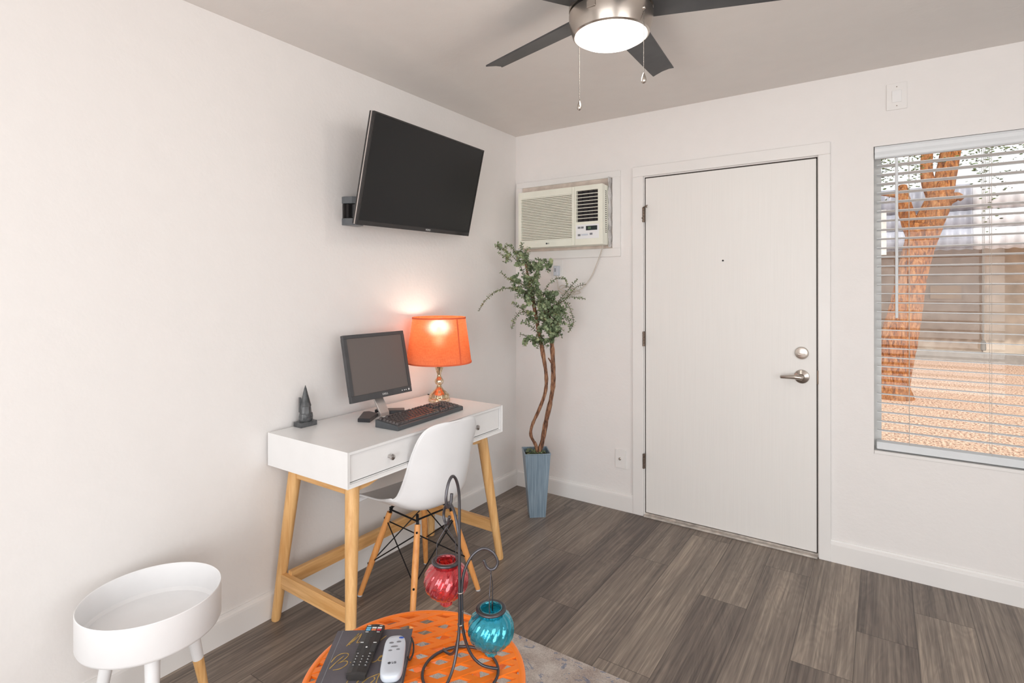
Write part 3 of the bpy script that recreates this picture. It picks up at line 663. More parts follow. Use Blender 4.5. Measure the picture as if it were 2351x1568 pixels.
# ------------------------------------------------------------------ table lamp
LX, LY = .1765, -1.002
ML = Matrix.Translation((LX, LY, DZ_))
lp = thing('table_lamp', 'lit table lamp with orange fabric shade and gold mercury glass base', 'lamp', (LX, LY, DZ_))
rib = lambda a_, z, i: 1+(.035*abs(math.sin(a_*8)) if .02 < z < .075 or z > .14 else 0)
bm = BM(); lathe(bm, [(.055, 0), (.0575, .003), (.0575, .015), (.053, .018), (.0535, .022), (.051, .032), (.041, .044), (.028, .056), (.018, .068), (.0125, .079), (.0115, .084), (.016, .088), (.0215, .094), (.024, .102), (.022, .111), (.016, .122), (.0105, .134), (.0105, .14), (.0145, .155), (.020, .172), (.0235, .190), (.024, .20), (.012, .206), (.008, .21), (.008, .30)], 64, ML, mod=rib); part('base', bm, mercury_m, lp, 'auto')
sz0, sz1, R0, R1 = .204, .446, .172, .140
bm = BM(); grid(bm, lambda u_, v_: V((LX+(R0+(R1-R0)*v_)*math.cos(2*PI*u_), LY+(R0+(R1-R0)*v_)*math.sin(2*PI*u_), DZ_+sz0+(sz1-sz0)*v_)), 64, 8, True); sh = part('shade', bm, shade_m, lp, True)
for zz, R in ((sz0, R0), (sz1-.008, R1+.0008)):
    bm = BM(); lathe(bm, [(R+.0012, zz), (R+.0006, zz+.008)], 64, ML, cap=False); part('shade_binding', bm, shadeband_m, sh, True, solid=.001)
bm = BM()
for ang in (math.radians(-8), math.radians(172)):
    q = [V((LX+(R0+(R1-R0)*v_+.001)*math.cos(ang+w), LY+(R0+(R1-R0)*v_+.001)*math.sin(ang+w), DZ_+sz0+(sz1-sz0)*v_)) for v_, w in ((0, -.03), (0, .03), (1, .03), (1, -.03))]
    bm.faces.new([bm.verts.new(p) for p in q])
part('shade_seam', bm, shadeband_m, sh, solid=.0008)
bm = BM()
for k_ in range(3): a_ = k_*2*PI/3; tube(bm, [V((LX, LY, DZ_+.43)), V((LX+.139*math.cos(a_), LY+.139*math.sin(a_), DZ_+.44))], .0015, 6)
tube(bm, [V((LX, LY, DZ_+.29)), V((LX+.045, LY, DZ_+.35)), V((LX+.03, LY, DZ_+.42)), V((LX, LY, DZ_+.43))], .0012, 6); part('harp', bm, chrome_m, lp)
bm = BM(); lathe(bm, [(.011, .30), (.012, .362), (.018, .374), (.022, .388), (.017, .403), (.0001, .411)], 20, ML); part('bulb', bm, bulb_m, lp, True)
bm = BM(); tube(bm, smooth_path([(.165, -.945, DZ_+.006), (.160, -.925, DZ_+.006), (.140, -.910, DZ_+.003), (.11, -.908, DZ_+.003), (.06, -.915, DZ_+.003), (.018, -.92, DZ_+.003)]), .0025, 8); part('cord', bm, rod_m, lp, True)

# ------------------------------------------------------------------ carved stone sculpture
sc = thing('stone_sculpture', 'small dark carved stone head with pointed cap on the desk corner', 'sculpture', (.046, -1.724, DZ_))
a_ = math.radians(20); MS = Matrix.Translation((.046, -1.724, DZ_)) @ Matrix.Rotation(a_-.35, 4, 'Z')
bm = BM(); box(bm, (-.027, -.040, 0), (.027, .040, .021), MS, .001); part('plinth', bm, stone_m, sc)
# head: front faces +x (local)
st = [(.021, .019, .026, .003), (.027, .0225, .031, .004), (.040, .0235, .032, .004), (.055, .0215, .030, .004), (.0565, .0175, .028, .001), (.074, .0165, .026, .001), (.086, .0170, .024, .001), (.088, .0205, .024, .003), (.104, .0165, .020, .002), (.122, .0125, .0155, .001), (.142, .0088, .0105, .0), (.160, .0050, .006, 0), (.176, .0010, .0010, 0)]
bm = BM(); rings = []
for z, rx, ry, off_ in st:
    ring = []
    for k_ in range(16):
        t_ = 2*PI*k_/16; cx_, sy_ = math.cos(t_), math.sin(t_)
        nose = .007*max(0, cx_)**6 if .056 < z < .10 else 0
        ring.append(bm.verts.new(MS @ V((off_+rx*cx_+nose, ry*sy_, z))))
    rings.append(ring)
for r0_, r1_ in zip(rings, rings[1:]):
    for k_ in range(16): bm.faces.new((r0_[k_], r0_[(k_+1) % 16], r1_[(k_+1) % 16], r1_[k_]))
bm.faces.new(rings[0][::-1]); bm.faces.new(rings[-1]); hd = part('head', bm, stone_m, sc, 'auto')
bm = BM(); prism(bm, [(-.017, -.022), (-.004, -.026), (-.002, -.017), (-.016, -.014)], .06, .125, MS, .001); part('ridge', bm, stone_m, hd)
bm = BM(); tube(bm, [MS @ V(p) for p in ((.021, -.018, .042), (.027, 0, .046), (.021, .018, .042))], [.002, .004, .002], 8); tube(bm, [MS @ V(p) for p in ((.020, -.018, .034), (.026, 0, .033), (.020, .018, .034))], [.002, .004, .002], 8); part('lips', bm, stone_m, hd, True)

# ------------------------------------------------------------------ moulded shell chair
CHX, CHY, CR = .394, -1.379, math.radians(173)
ch = thing('shell_chair', 'white moulded plastic shell chair on wooden dowel legs pushed under the desk', 'chair', (CHX, CHY, 0), CR)
prof = [(.232, .408, .178, .000), (.228, .424, .190, .004), (.205, .436, .200, .012), (.150, .436, .207, .028), (.080, .428, .212, .046), (.010, .420, .215, .062), (-.060, .417, .215, .080), (-.115, .424, .212, .090), (-.158, .447, .206, .094), (-.184, .485, .198, .092), (-.198, .530, .191, .086), (-.209, .585, .186, .076), (-.218, .645, .180, .066), (-.226, .700, .174, .054), (-.232, .745, .166, .042), (-.236, .777, .152, .032), (-.239, .797, .132, .024), (-.241, .809, .100, .016), (-.242, .814, .055, .008)]
def shell(u_, v_):
    fidx = v_*(len(prof)-1); i = min(int(fidx), len(prof)-2); s = fidx-i
    def cr(k_):
        a0, b0_, c0, d0 = (prof[max(i-1, 0)][k_], prof[i][k_], prof[i+1][k_], prof[min(i+2, len(prof)-1)][k_])
        return .5*(2*b0_+(c0-a0)*s+(2*a0-5*b0_+4*c0-d0)*s*s+(3*b0_-a0-3*c0+d0)*s**3)
    x, z, w, c_ = cr(0), cr(1), cr(2), cr(3)
    def P(k_): q = prof[max(0, min(len(prof)-1, k_))]; return V((q[0], 0, q[1]))
    tg = ((P(i+1)-P(i))*(1-s)+(P(i+2)-P(i+1 if i+1 < len(prof) else i))*s)
    if tg.length < 1e-6: tg = P(i+1)-P(i)
    tg.normalize(); nrm = V((-tg.z, 0, tg.x))*-1
    if nrm.dot(V((.5, 0, .8))) < 0: nrm = -nrm
    q = u_*2-1; s_ = math.copysign(abs(q)**.9, q)
    lift = c_*(abs(s_)**2.6); 
    return V((x, s_*w, z))+nrm*lift+V((0, 0, .012*max(0, 1-abs(v_-.03)*12)*(-(abs(s_)**4))))
bm = BM(); grid(bm, shell, 33, 56); sh_ = part('shell', bm, plastic_white, ch, True, world=False, solid=.0065)
bm = BM(); rim = [shell(0, j/55) for j in range(56)]+[shell(i/32, 1) for i in range(1, 33)]+[shell(1, j/55) for j in range(54, -1, -1)]+[shell(i/32, 0) for i in range(31, 0, -1)]
rim.append(rim[0]); tube(bm, rim, .0042, 8, cap=False); part('rim', bm, plastic_white, sh_, True, world=False)
cl = []
for sx, sy in ((1, 1), (1, -1), (-1, 1), (-1, -1)):
    ft = V((sx*.184, sy*.190, .004)); tp = V((sx*.098-.01, sy*.098, .372)); cl.append((sx, sy, ft, tp))
    bm = BM(); tube(bm, [ft, ft.lerp(tp, .05), ft.lerp(tp, .55), tp], [.0105, .0115, .0145, .0125], 16); lg = part('leg', bm, beech_m, ch, 'auto', world=False)
    bm = BM(); tube(bm, [V((ft.x, ft.y, 0)), V((ft.x, ft.y, .005))], .0108, 14); part('foot_cap', bm, rw_m, lg, world=False)
    bm = BM(); outd = V((sx, sy, 0)).normalized()
    for s_ in (.38, .93): q = ft.lerp(tp, s_); tube(bm, [q+outd*.009, q+outd*.0165], .0045, 10)
    part('bolt', bm, rod_m, lg, world=False)
    bm = BM(); tube(bm, [tp-V((0, 0, .01)), V((sx*.090-.01, sy*.092, .395)), V((sx*.080-.01, sy*.085, .405))], .0065, 8); part('mount_bracket', bm, rod_m, ch, world=False)
L_ = {(sx, sy): (ft, tp) for sx, sy, ft, tp in cl}
order = [(1, 1), (1, -1), (-1, -1), (-1, 1)]
for i in range(4):
    a_, b_ = order[i], order[(i+1) % 4]
    for p_, q_ in ((a_, b_), (b_, a_)):
        bm = BM(); lo = L_[p_][0].lerp(L_[p_][1], .40); hi = L_[q_][0].lerp(L_[q_][1], .90); tube(bm, [lo, hi], .0028, 8); tube(bm, [lo-V((0, 0, .006)), lo+V((0, 0, .006))], .006, 8); part('brace_rod', bm, rod_m, ch, world=False)
bm = BM(); 
for s_ in (1, -1): tube(bm, [V((.088, s_*.098, .385)), V((-.108, s_*.098, .385))], .004, 8); tube(bm, [V((s_*.098-.01, -.098, .392)), V((s_*.098-.01, .098, .392))], .004, 8)
part('top_frame', bm, rod_m, ch, world=False)

# ------------------------------------------------------------------ potted eucalyptus
PC = V((.384, -.353, 0)); PCT = V((.374, -.342, .385))
pt = thing('potted_plant', 'tall leafy eucalyptus on twisted stems in a blue-grey square pot in the corner', 'plant', tuple(PC))
def sq(bm, c, hd, z): return [bm.verts.new((c.x+hd*math.cos(a0), c.y+hd*math.sin(a0), z)) for a0 in (math.radians(-95), math.radians(-5), math.radians(85), math.radians(175))]
bm = BM(); r_ = [sq(bm, PC, .068, 0), sq(bm, PC, .068, .006), sq(bm, PCT, .109, .378), sq(bm, PCT, .112, .380), sq(bm, PCT, .112, .386), sq(bm, PCT, .104, .386), sq(bm, PCT, .100, .35)]
for A, B_ in zip(r_, r_[1:]):
    for i in range(4): bm.faces.new((A[i], A[(i+1) % 4], B_[(i+1) % 4], B_[i]))
bm.faces.new(r_[0][::-1]); part('pot', bm, pot_m, pt)
bm = BM(); A = sq(bm, PCT, .101, .355); bm.faces.new(A); part('soil', bm, soil_m, pt)
bm = BM()
for _ in range(130):
    a0 = random.uniform(0, 2*PI); rr = random.uniform(0, .06); c_ = V((PCT.x+rr*math.cos(a0), PCT.y+rr*math.sin(a0), .362+random.uniform(0, .024))); r0_ = random.uniform(.006, .014)
    nn = V((random.gauss(0, .6), random.gauss(0, .6), 1)).normalized(); xx, yy = frame_of(nn)
    bm.faces.new([bm.verts.new(c_+(xx*math.cos(t_)+yy*math.sin(t_))*r0_) for t_ in [k_*PI/3 for k_ in range(6)]])
part('moss', bm, leaf_m, pt, solid=.0008)
DP = 3.321
def pp(lst, dd=0):
    n = len(lst); return [at_d(q[0], q[1], DP+(dd if not isinstance(dd, (list, tuple)) else dd[i])) for i, q in enumerate(lst)]
stemA = pp([(1236, 1046), (1230, 1022), (1219, 1000), (1222, 976), (1238, 940), (1252, 900), (1254, 862), (1247, 815), (1240, 775), (1230, 725), (1222, 680), (1214, 640), (1206, 606)], [0, -.01, -.01, 0, 0, .0, -.02, -.02, 0, 0, 0, 0, 0])
stemB = pp([(1232, 1048), (1244, 1018), (1254, 965), (1264, 920), (1270, 878), (1269, 820), (1266, 778), (1262, 735), (1256, 700)], .02)
bm = BM(); P_ = smooth_path(stemA, 5); tube(bm, P_, [r0_*random.uniform(.84, 1.12) for r0_ in lerpl([.010, .010, .0095, .0095, .010, .011, .012, .0125, .0125, .011, .010, .008, .005], 5)], 9); part('stem', bm, bark_m, pt, True)
bm = BM(); P_ = smooth_path(stemB, 5); tube(bm, P_, [r0_*random.uniform(.80, 1.06) for r0_ in lerpl([.015, .015, .0155, .015, .015, .0145, .014, .011, .007], 5)], 9)
tube(bm, [at_d(1269, 838, 3.34), at_d(1259, 822, 3.33)], [.006, .004], 6); part('stem', bm, bark_m, pt, True)
br = [([(1236, 750), (1226, 700), (1212, 650), (1195, 612), (1172, 584), (1138, 564)], [0, .02, .02, .03, .03, .0], 1.15, 3),
      ([(1196, 612), (1186, 585), (1176, 570), (1161, 559)], [.03, .06, .08, .09], .5, 1), ([(1176, 600), (1160, 590), (1144, 579)], -.02, .6, 1),
      ([(1208, 640), (1210, 606), (1202, 584), (1184, 580)], -.03, 1, 2), ([(1206, 590), (1196, 576), (1178, 578)], .05, .9, 1),
      ([(1214, 662), (1196, 652), (1170, 642), (1150, 625)], -.06, .85, 1), ([(1205, 655), (1185, 645), (1168, 640)], 0, 1, 2),
      ([(1222, 690), (1196, 668), (1170, 661), (1140, 668), (1116, 688), (1098, 715)], [0, -.03, -.06, -.1, -.13, -.15], .75, 1), ([(1220, 680), (1190, 664), (1176, 664)], .0, 1.2, 2),
      ([(1234, 745), (1212, 722), (1192, 705), (1176, 694)], -.04, 1.25, 2), ([(1210, 716), (1190, 720), (1179, 738), (1175, 756)], -.05, 1, 1),
      ([(1240, 770), (1222, 752), (1205, 742), (1196, 738)], .02, 1.1, 1), ([(1242, 776), (1222, 776), (1206, 770), (1193, 768)], 0, .7, 1),
      ([(1246, 770), (1236, 785), (1218, 780), (1206, 776)], -.02, 1.1, 2), ([(1248, 768), (1238, 790), (1233, 800)], -.03, 1, 1), ([(1262, 750), (1246, 752), (1232, 772), (1228, 790)], -.08, 1.3, 2),
      ([(1222, 672), (1232, 636), (1246, 606), (1260, 600), (1262, 612), (1256, 626)], -.02, 1.2, 2), ([(1222, 650), (1232, 620), (1240, 606)], -.07, 1.4, 2), ([(1218, 630), (1212, 612), (1208, 600)], .03, 1.2, 2),
      ([(1222, 690), (1218, 668), (1214, 650), (1222, 640)], -.08, 1.45, 2), ([(1240, 690), (1236, 665), (1226, 650)], -.05, 1.3, 2), ([(1230, 700), (1212, 690), (1206, 676)], -.05, 1.3, 2),
      ([(1240, 730), (1244, 700), (1250, 672), (1262, 650), (1282, 638), (1298, 642), (1302, 658)], [0, 0, 0, 0, -.02, -.04, -.05], .9, 1), ([(1248, 720), (1256, 690), (1262, 668)], -.05, 1.2, 2),
      ([(1262, 720), (1284, 690), (1306, 664), (1326, 640)], .0, .75, 1), ([(1268, 706), (1300, 686), (1322, 660), (1346, 652)], -.04, .9, 1), ([(1278, 700), (1296, 684), (1318, 682), (1344, 686)], .02, .6, 1),
      ([(1268, 712), (1290, 692), (1306, 702), (1314, 726), (1316, 745), (1304, 764)], -.02, 1, 1), ([(1274, 716), (1290, 714), (1302, 704)], 0, 1, 2), ([(1266, 750), (1282, 735), (1300, 730), (1308, 742), (1309, 760)], -.04, 1, 1),
      ([(1266, 760), (1278, 742), (1296, 720)], -.03, 1.1, 2), ([(1268, 765), (1276, 750), (1284, 736)], -.08, 1.2, 2), ([(1256, 760), (1252, 724), (1248, 690), (1238, 676)], -.09, 1.5, 2), ([(1264, 778), (1256, 742), (1250, 712)], -.1, 1.4, 2),
      ([(1268, 790), (1272, 770), (1276, 756)], -.02, 1.1, 2), ([(1262, 770), (1254, 752), (1262, 730)], -.06, 1.4, 2), ([(1270, 740), (1276, 712), (1272, 690)], -.05, 1.2, 2), ([(1262, 700), (1274, 680), (1280, 668)], 0, 1.1, 2),
      ([(1244, 745), (1262, 722), (1284, 712)], -.1, 1.3, 2), ([(1250, 735), (1240, 710), (1242, 690)], -.12, 1.4, 2)]
twig = BM(); lf = BM()
def leaf(c_, n_, ax, r0_):
    yy = n_.cross(ax).normalized(); cen = c_+ax*r0_
    vs_ = [lf.verts.new(cen+(ax*(-math.cos(t_))*r0_+yy*math.sin(t_)*r0_*.95)+n_*(.18*r0_*math.cos(2*t_))) for t_ in [k_*2*PI/8 for k_ in range(8)]]
    m0 = lf.verts.new(cen-n_*.1*r0_)
    for k_ in range(8): lf.faces.new((m0, vs_[k_], vs_[(k_+1) % 8]))
def dress(P_, size, dens):
    L = 0; last = -1
    for i in range(1, len(P_)):
        L += (P_[i]-P_[i-1]).length
        if L-last > .0098/(1 if dens < 2 else 1.3):
            last = L; d_ = (P_[i]-P_[i-1]).normalized(); s = i/len(P_); r0_ = .0088*size**.35*(1.06-.2*s)*random.uniform(.8, 1.2)
            a0 = random.uniform(0, PI); xx, yy = frame_of(d_)
            for sg in (1, -1):
                ax = ((xx*math.cos(a0)+yy*math.sin(a0))*sg+d_*random.uniform(-.1, .5)).normalized(); n_ = (d_+V((random.gauss(0, .35), random.gauss(0, .35), random.gauss(0, .35)))).normalized(); n_ = (n_-ax*n_.dot(ax)).normalized()
                leaf(P_[i], n_, ax, r0_)
for path, dd, size, dens in br:
    P_ = smooth_path(pp(path, dd), 14); tube(twig, P_[::3], .0016, 5); dress(P_, size, dens)
    if dens >= 2:
        for _ in range(3*dens):
            k_ = random.randrange(3, len(P_)-1); st_ = P_[k_]; d_ = V((random.gauss(0, 1), random.gauss(0, 1), random.gauss(.3, .7))).normalized(); ln = random.uniform(.035, .075)
            q = smooth_path([st_, st_+d_*ln*.5, st_+d_*ln+V((0, 0, -.01))], 8)
            if min(p_.x for p_ in q) < .02 or max(p_.y for p_ in q) > -.15: continue
            tube(twig, q[::3], .0013, 5); dress(q, size*.95, 2)
part('twigs', twig, twig_m, pt); part('foliage', lf, leaf_m, pt, label='dense small round grey-green leaves', kind='stuff')

# ------------------------------------------------------------------ round tray side table (left)
SX, SY, SZ = .2857, -2.427, .4524
sb = thing('tray_side_table', 'round white deep-tray side table on three two-tone legs by the left wall', 'side table', (SX, SY, 0))
MS2 = Matrix.Translation((SX, SY, 0))
bm = BM(); lathe(bm, [(.0001, SZ-.112), (.178, SZ-.112), (.1835, SZ-.108), (.187, SZ-.10), (.187, SZ-.002), (.1855, SZ), (.1835, SZ-.002), (.1825, SZ-.012), (.180, SZ-.078), (.172, SZ-.088), (.0001, SZ-.090)], 96, MS2, cap=False); part('tray', bm, tray_m, sb, 'auto')
for k_ in range(3):
    a_ = math.radians(-22+120*k_); cs, sn = math.cos(a_), math.sin(a_)
    tp = V((SX+.112*cs, SY+.112*sn, SZ-.111)); ft = V((SX+.178*cs, SY+.178*sn, 0)); md = ft.lerp(tp, .48)
    bm = BM(); tube(bm, [md, tp], [.0165, .0205], 20); lg = part('leg', bm, tray_m, sb, 'auto')
    bm = BM(); lo_ = V(ft); tube(bm, [lo_, md], [.0115, .0165], 20)
    for vv in bm.verts: vv.co.z = max(vv.co.z, 0)
    part('leg_tip', bm, wood_m, lg, 'auto', label='bare wood lower leg')

# ------------------------------------------------------------------ rug
bm = BM(); rx0, rx1, ry0, ry1 = .645, 2.3, -3.7, -1.388
box(bm, (rx0, ry0, 0.0005), (rx1, ry1, .009), bev=.003); solo('area_rug', bm, rug_m, 'mottled grey and blue low-pile rug under the orange table', 'rug', (1.3, -2.4, 0))

# ------------------------------------------------------------------ orange lattice table
OX, OY, OZ, OR = 1.321, -2.356, .573, .23
ot = thing('accent_table', 'round orange metal table with a woven lattice top on the rug', 'side table', (OX, OY, .009))
MO = Matrix.Translation((OX, OY, 0))
bm = BM(); lathe(bm, [(.2155, OZ-.006), (.216, OZ-.001), (.218, OZ), (.226, OZ), (.2295, OZ-.002), (.2305, OZ-.007), (.2305, OZ-.018), (.228, OZ-.022), (.224, OZ-.018), (.222, OZ-.006)], 96, MO, cap=False)
bm.verts.ensure_lookup_table(); top_ = None; part('rim', bm, orange_m, ot, 'auto')
p1 = V((.0238, .0438, 0)); p2 = V((.0483, .0103, 0)); gA = V((1.2153, -2.206, 0)); sw = .0145
bm = BM()
for dirv, step, zt in ((p1, p2, OZ-.0002), (p2, p1, OZ-.0012)):
    dn = dirv.normalized(); nn = V((-dn.y, dn.x, 0))
    for k_ in range(-12, 13):
        p_ = gA+step*(k_+.5)-V((OX, OY, 0)); dd = p_.dot(nn)
        R = .2165
        if abs(dd) > R-.006: continue
        c_ = V((OX, OY, 0))+nn*dd
        la = math.sqrt(max(R*R-(abs(dd)+sw/2)**2, 1e-6)) if abs(dd)+sw/2 < R else .01
        lb = math.sqrt(max(R*R-max(abs(dd)-sw/2, 0)**2, 1e-6))
        s1, s2 = (lb, la) if dd > 0 else (la, lb)
        quad = [c_-nn*sw/2-dn*s1, c_-nn*sw/2+dn*s1, c_+nn*sw/2+dn*s2, c_+nn*sw/2-dn*s2]
        prism(bm, [(q.x, q.y) for q in quad], zt-.0055, zt)
part('lattice_top', bm, orange_m, ot)
bm = BM(); ns = 7
def Rz(s): return .148+.066*(2*s-1)**2      # waist radius profile, s 0..1 bottom..top
for sg in (1, -1):
    for k_ in range(ns):
        for j in range(18):
            s0, s1 = j/18, (j+1)/18; zz = lambda s: .012+s*(OZ-.034)
            aw = .0105; rr = 1 if sg > 0 else .985
            def PT(s, da): a0 = 2*PI*k_/ns+sg*s*1.7+da/Rz(s); return V((OX+Rz(s)*rr*math.cos(a0), OY+Rz(s)*rr*math.sin(a0), zz(s)))
            if j == 0: pa, pb = bm.verts.new(PT(s0, -aw)), bm.verts.new(PT(s0, aw))
            qa, qb = bm.verts.new(PT(s1, -aw)), bm.verts.new(PT(s1, aw)); bm.faces.new((pa, pb, qb, qa)); pa, pb = qa, qb
part('side_lattice', bm, orange_m, ot, solid=.003)
bm = BM(); lathe(bm, [(.205, .009), (.220, .009), (.221, .014), (.219, .024), (.211, .026), (.205, .022), (.205, .009)], 64, MO, cap=False); part('base_ring', bm, orange_m, ot, 'auto')

# ------------------------------------------------------------------ wire lantern stand with its two lanterns
S0 = CAM+fw*1.1406+rt0*(-.1090); S0.z = OZ
MSt = Matrix(((rt0.x, fw.x, 0, S0.x), (rt0.y, fw.y, 0, S0.y), (0, 0, 1, 0), (0, 0, 0, 1)))
ws = thing('lantern_stand', 'dark wire stand with three curled hooks on the orange table', 'candle stand', (S0.x, S0.y, OZ))
wr = .0031
def sz(dirdeg, pts, off_=0): a0 = math.radians(dirdeg); return [MSt @ V((s*math.cos(a0), s*math.sin(a0), z)) for s, z in pts]
AB, AR_, AT = 4, 124, -116
bm = BM(); tube(bm, [MSt @ V((.079*math.cos(t_), .079*math.sin(t_), OZ+.0035)) for t_ in [k_*2*PI/48 for k_ in range(49)]], wr, 8, cap=False); part('base_ring', bm, wire_m, ws, True)
for ad in (AB, AR_, AT):
    bm = BM(); tube(bm, smooth_path(sz(ad, [(.0032, .705), (.0036, .682), (.006, .660), (.013, .632), (.026, .605), (.044, .588), (.063, .581), (.079, .578)])), wr, 8); part('leg', bm, wire_m, ws, True)
hooks = {'blue': (AB, [(.0032, .672), (.0032, .70), (.0034, .755), (.010, .790), (.026, .819), (.048, .832), (.068, .823), (.078, .804), (.074, .791), (.064, .787), (.055, .793), (.049, .808)]),
         'red': (AR_, [(.0032, .672), (.0036, .75), (.0036, .835), (.010, .868), (.026, .900), (.048, .913), (.066, .902), (.076, .882), (.073, .868), (.064, .8635), (.055, .869), (.049, .884)]),
         'top': (AT, [(.0032, .672), (.0036, .80), (.0036, .925), (.007, .960), (.018, .985), (.032, .994), (.046, .984), (.054, .962), (.0525, .944), (.045, .936), (.037, .942), (.033, .960)])}
for hk, (ad, pts) in hooks.items():
    bm = BM(); tube(bm, smooth_path(sz(ad, pts), 8), wr, 8); part('hook_rod', bm, wire_m, ws, True)
bm = BM()
for z in (.675, .742): lathe(bm, [(.0066, z-.001), (.0070, z), (.0066, z+.001)], 12, MSt)
part('weld_band', bm, chrome_m, ws, True)
def lantern(name, label, cat, hang, gm, ang):
    L = thing(name, label, cat, tuple(hang)); zr = hang.z-.082      # rim height
    Ml = Matrix.Translation((hang.x, hang.y, zr))
    pr_o = [(.0235, .003), (.0235, -.005), (.031, -.0090), (.0400, -.0165), (.0460, -.028), (.0480, -.0410), (.0465, -.0530), (.0410, -.0640), (.032, -.0735), (.021, -.0790), (.0148, -.0810), (.0142, -.089), (.0128, -.0935), (.0070, -.098), (.003, -.1005), (.0001, -.101)]
    pr_i = [(.0001, -.0790), (.012, -.0775), (.022, -.074), (.0385, -.0635), (.0443, -.0530), (.0457, -.0410), (.0435, -.028), (.0375, -.018), (.029, -.0110), (.0220, -.006), (.0220, .003)]
    tw = lambda a0, z, i: 1+(.034*math.sin(16*a0-z*170) if -.078 < z < -.008 else (.05*math.sin(8*a0) if z < -.0805 else 0))
    po = []
    for (a1, b1), (a2, b2) in zip(pr_o, pr_o[1:]): po += [(a1+(a2-a1)*k_/3, b1+(b2-b1)*k_/3) for k_ in range(3)]
    po.append(pr_o[-1])
    bm = BM(); lathe(bm, po+pr_i+[pr_o[0]], 112, Ml, cap=False, mod=tw); bmesh.ops.remove_doubles(bm, verts=bm.verts[:], dist=1e-5); part('glass_globe', bm, gm, L, True)
    bm = BM(); lathe(bm, [(.0240, -.0035), (.0305, -.0030), (.0320, -.001), (.0320, .0015), (.0300, .003), (.0250, .003), (.0236, .001), (.0240, -.0035)], 48, Ml, cap=False); part('collar', bm, wire_m, L, True)
    bm = BM(); a0 = math.radians(ang); dx = rt0*math.cos(a0)+fw*math.sin(a0)
    c_ = V((hang.x, hang.y, 0)); zt = hang.z-.004
    tube(bm, [c_+dx*.004*math.cos(t_)+V((0, 0, zt+.004*math.sin(t_))) for t_ in [k_*2*PI/12 for k_ in range(13)]], .0009, 6)
    for sg in (1, -1):
        tube(bm, smooth_path([c_+V((0, 0, zt-.004)), c_+dx*sg*.006+V((0, 0, zt-.014)), c_+dx*sg*.019+V((0, 0, zt-.036)), c_+dx*sg*.0205+V((0, 0, zt-.05)), c_+dx*sg*.0205+V((0, 0, zr-.012)), c_+dx*sg*.0150+V((0, 0, zr-.011)), c_+dx*sg*.0150+V((0, 0, zr+.004))]), .0011, 6)
    part('bail_wire', bm, wire_m, L, True)
hb = MSt @ V((.0640*math.cos(math.radians(AB)), .0640*math.sin(math.radians(AB)), .7868)); hr = MSt @ V((.0640*math.cos(math.radians(AR_)), .0640*math.sin(math.radians(AR_)), .8632))
lantern('hanging_lantern', 'swirled turquoise glass lantern hanging on the right hook of the wire stand', 'lantern', hb, blue_glass, 83)
lantern('hanging_lantern', 'swirled red glass lantern hanging behind the pole of the wire stand', 'lantern', hr, red_glass, 10)

# ------------------------------------------------------------------ book and remotes on the table
BT = OZ+.0245
bk0 = V((1.236, -2.277, OZ)); wd = V((-.135, -.101, 0)).normalized(); ld = V((.121, -.135, 0)).normalized(); ld = (ld-wd*ld.dot(wd)).normalized()
MB_ = Matrix(((wd.x, ld.x, 0, bk0.x), (wd.y, ld.y, 0, bk0.y), (0, 0, 1, OZ+.0003), (0, 0, 0, 1)))
BW, BL = .170, .228
bo = thing('journal_book', 'dark grey hardcover journal with gold script lying on the orange table', 'book', (bk0.x, bk0.y, OZ))
bm = BM(); box(bm, (0, 0, 0), (BW, BL, .0025), MB_, .0008); box(bm, (0, 0, .0215), (BW, BL, .024), MB_, .0008); box(bm, (BW-.003, 0, .0015), (BW+.0008, BL, .0225), MB_, .0008); part('cover', bm, book_m, bo)
bm = BM(); box(bm, (.004, .004, .0026), (BW-.003, BL-.004, .0214), MB_); part('pages', bm, page_m, bo)
bm = BM(); box(bm, (BW-.013, .001, .0239), (BW-.0115, BL-.001, .0243), MB_); part('hinge_groove', bm, grey_m, bo)
bm = BM(); tube(bm, smooth_path([MB_ @ V(q) for q in ((.0, .030, .0235), (-.006, .036, .012), (-.008, .055, .004), (-.004, .080, .006), (.0, .085, .016))]), .002, 6); part('clasp', bm, black_m, bo, True)
ZS = OZ+.0247
def stroke(bm, pts, w=.0011):
    P_ = smooth_path([at_z(740+x/9.923, 1410+y/9.923, ZS) for x, y in pts], 6)
    vs_ = []
    for i, p_ in enumerate(P_):
        d_ = (P_[min(i+1, len(P_)-1)]-P_[max(i-1, 0)]); d_.z = 0; d_.normalize(); nn = V((-d_.y, d_.x, 0)); ww = w*(.6+.6*abs(math.sin(i*.35+.5)))
        vs_.append((bm.verts.new(p_+nn*ww), bm.verts.new(p_-nn*ww)))
    for a0, b0_ in zip(vs_, vs_[1:]): bm.faces.new((a0[0], a0[1], b0_[1], b0_[0]))
bm = BM()
stroke(bm, [(548, 730), (700, 570), (838, 440)]); stroke(bm, [(838, 440), (690, 600), (610, 700)]); stroke(bm, [(610, 690), (780, 550), (905, 440)]); stroke(bm, [(905, 440), (840, 560), (790, 650), (860, 630), (1000, 560)])
stroke(bm, [(1000, 560), (1060, 620), (1150, 600), (1240, 530)]); stroke(bm, [(1460, 490), (1330, 590), (1180, 720), (1120, 790)])
stroke(bm, [(160, 1248), (300, 1110), (420, 1010), (490, 955)]); stroke(bm, [(200, 1100), (300, 980), (430, 905), (560, 890), (595, 930), (540, 1000), (440, 1075), (350, 1130)]); stroke(bm, [(350, 1130), (470, 1075), (560, 1070), (570, 1120), (500, 1190), (380, 1250), (240, 1275)])
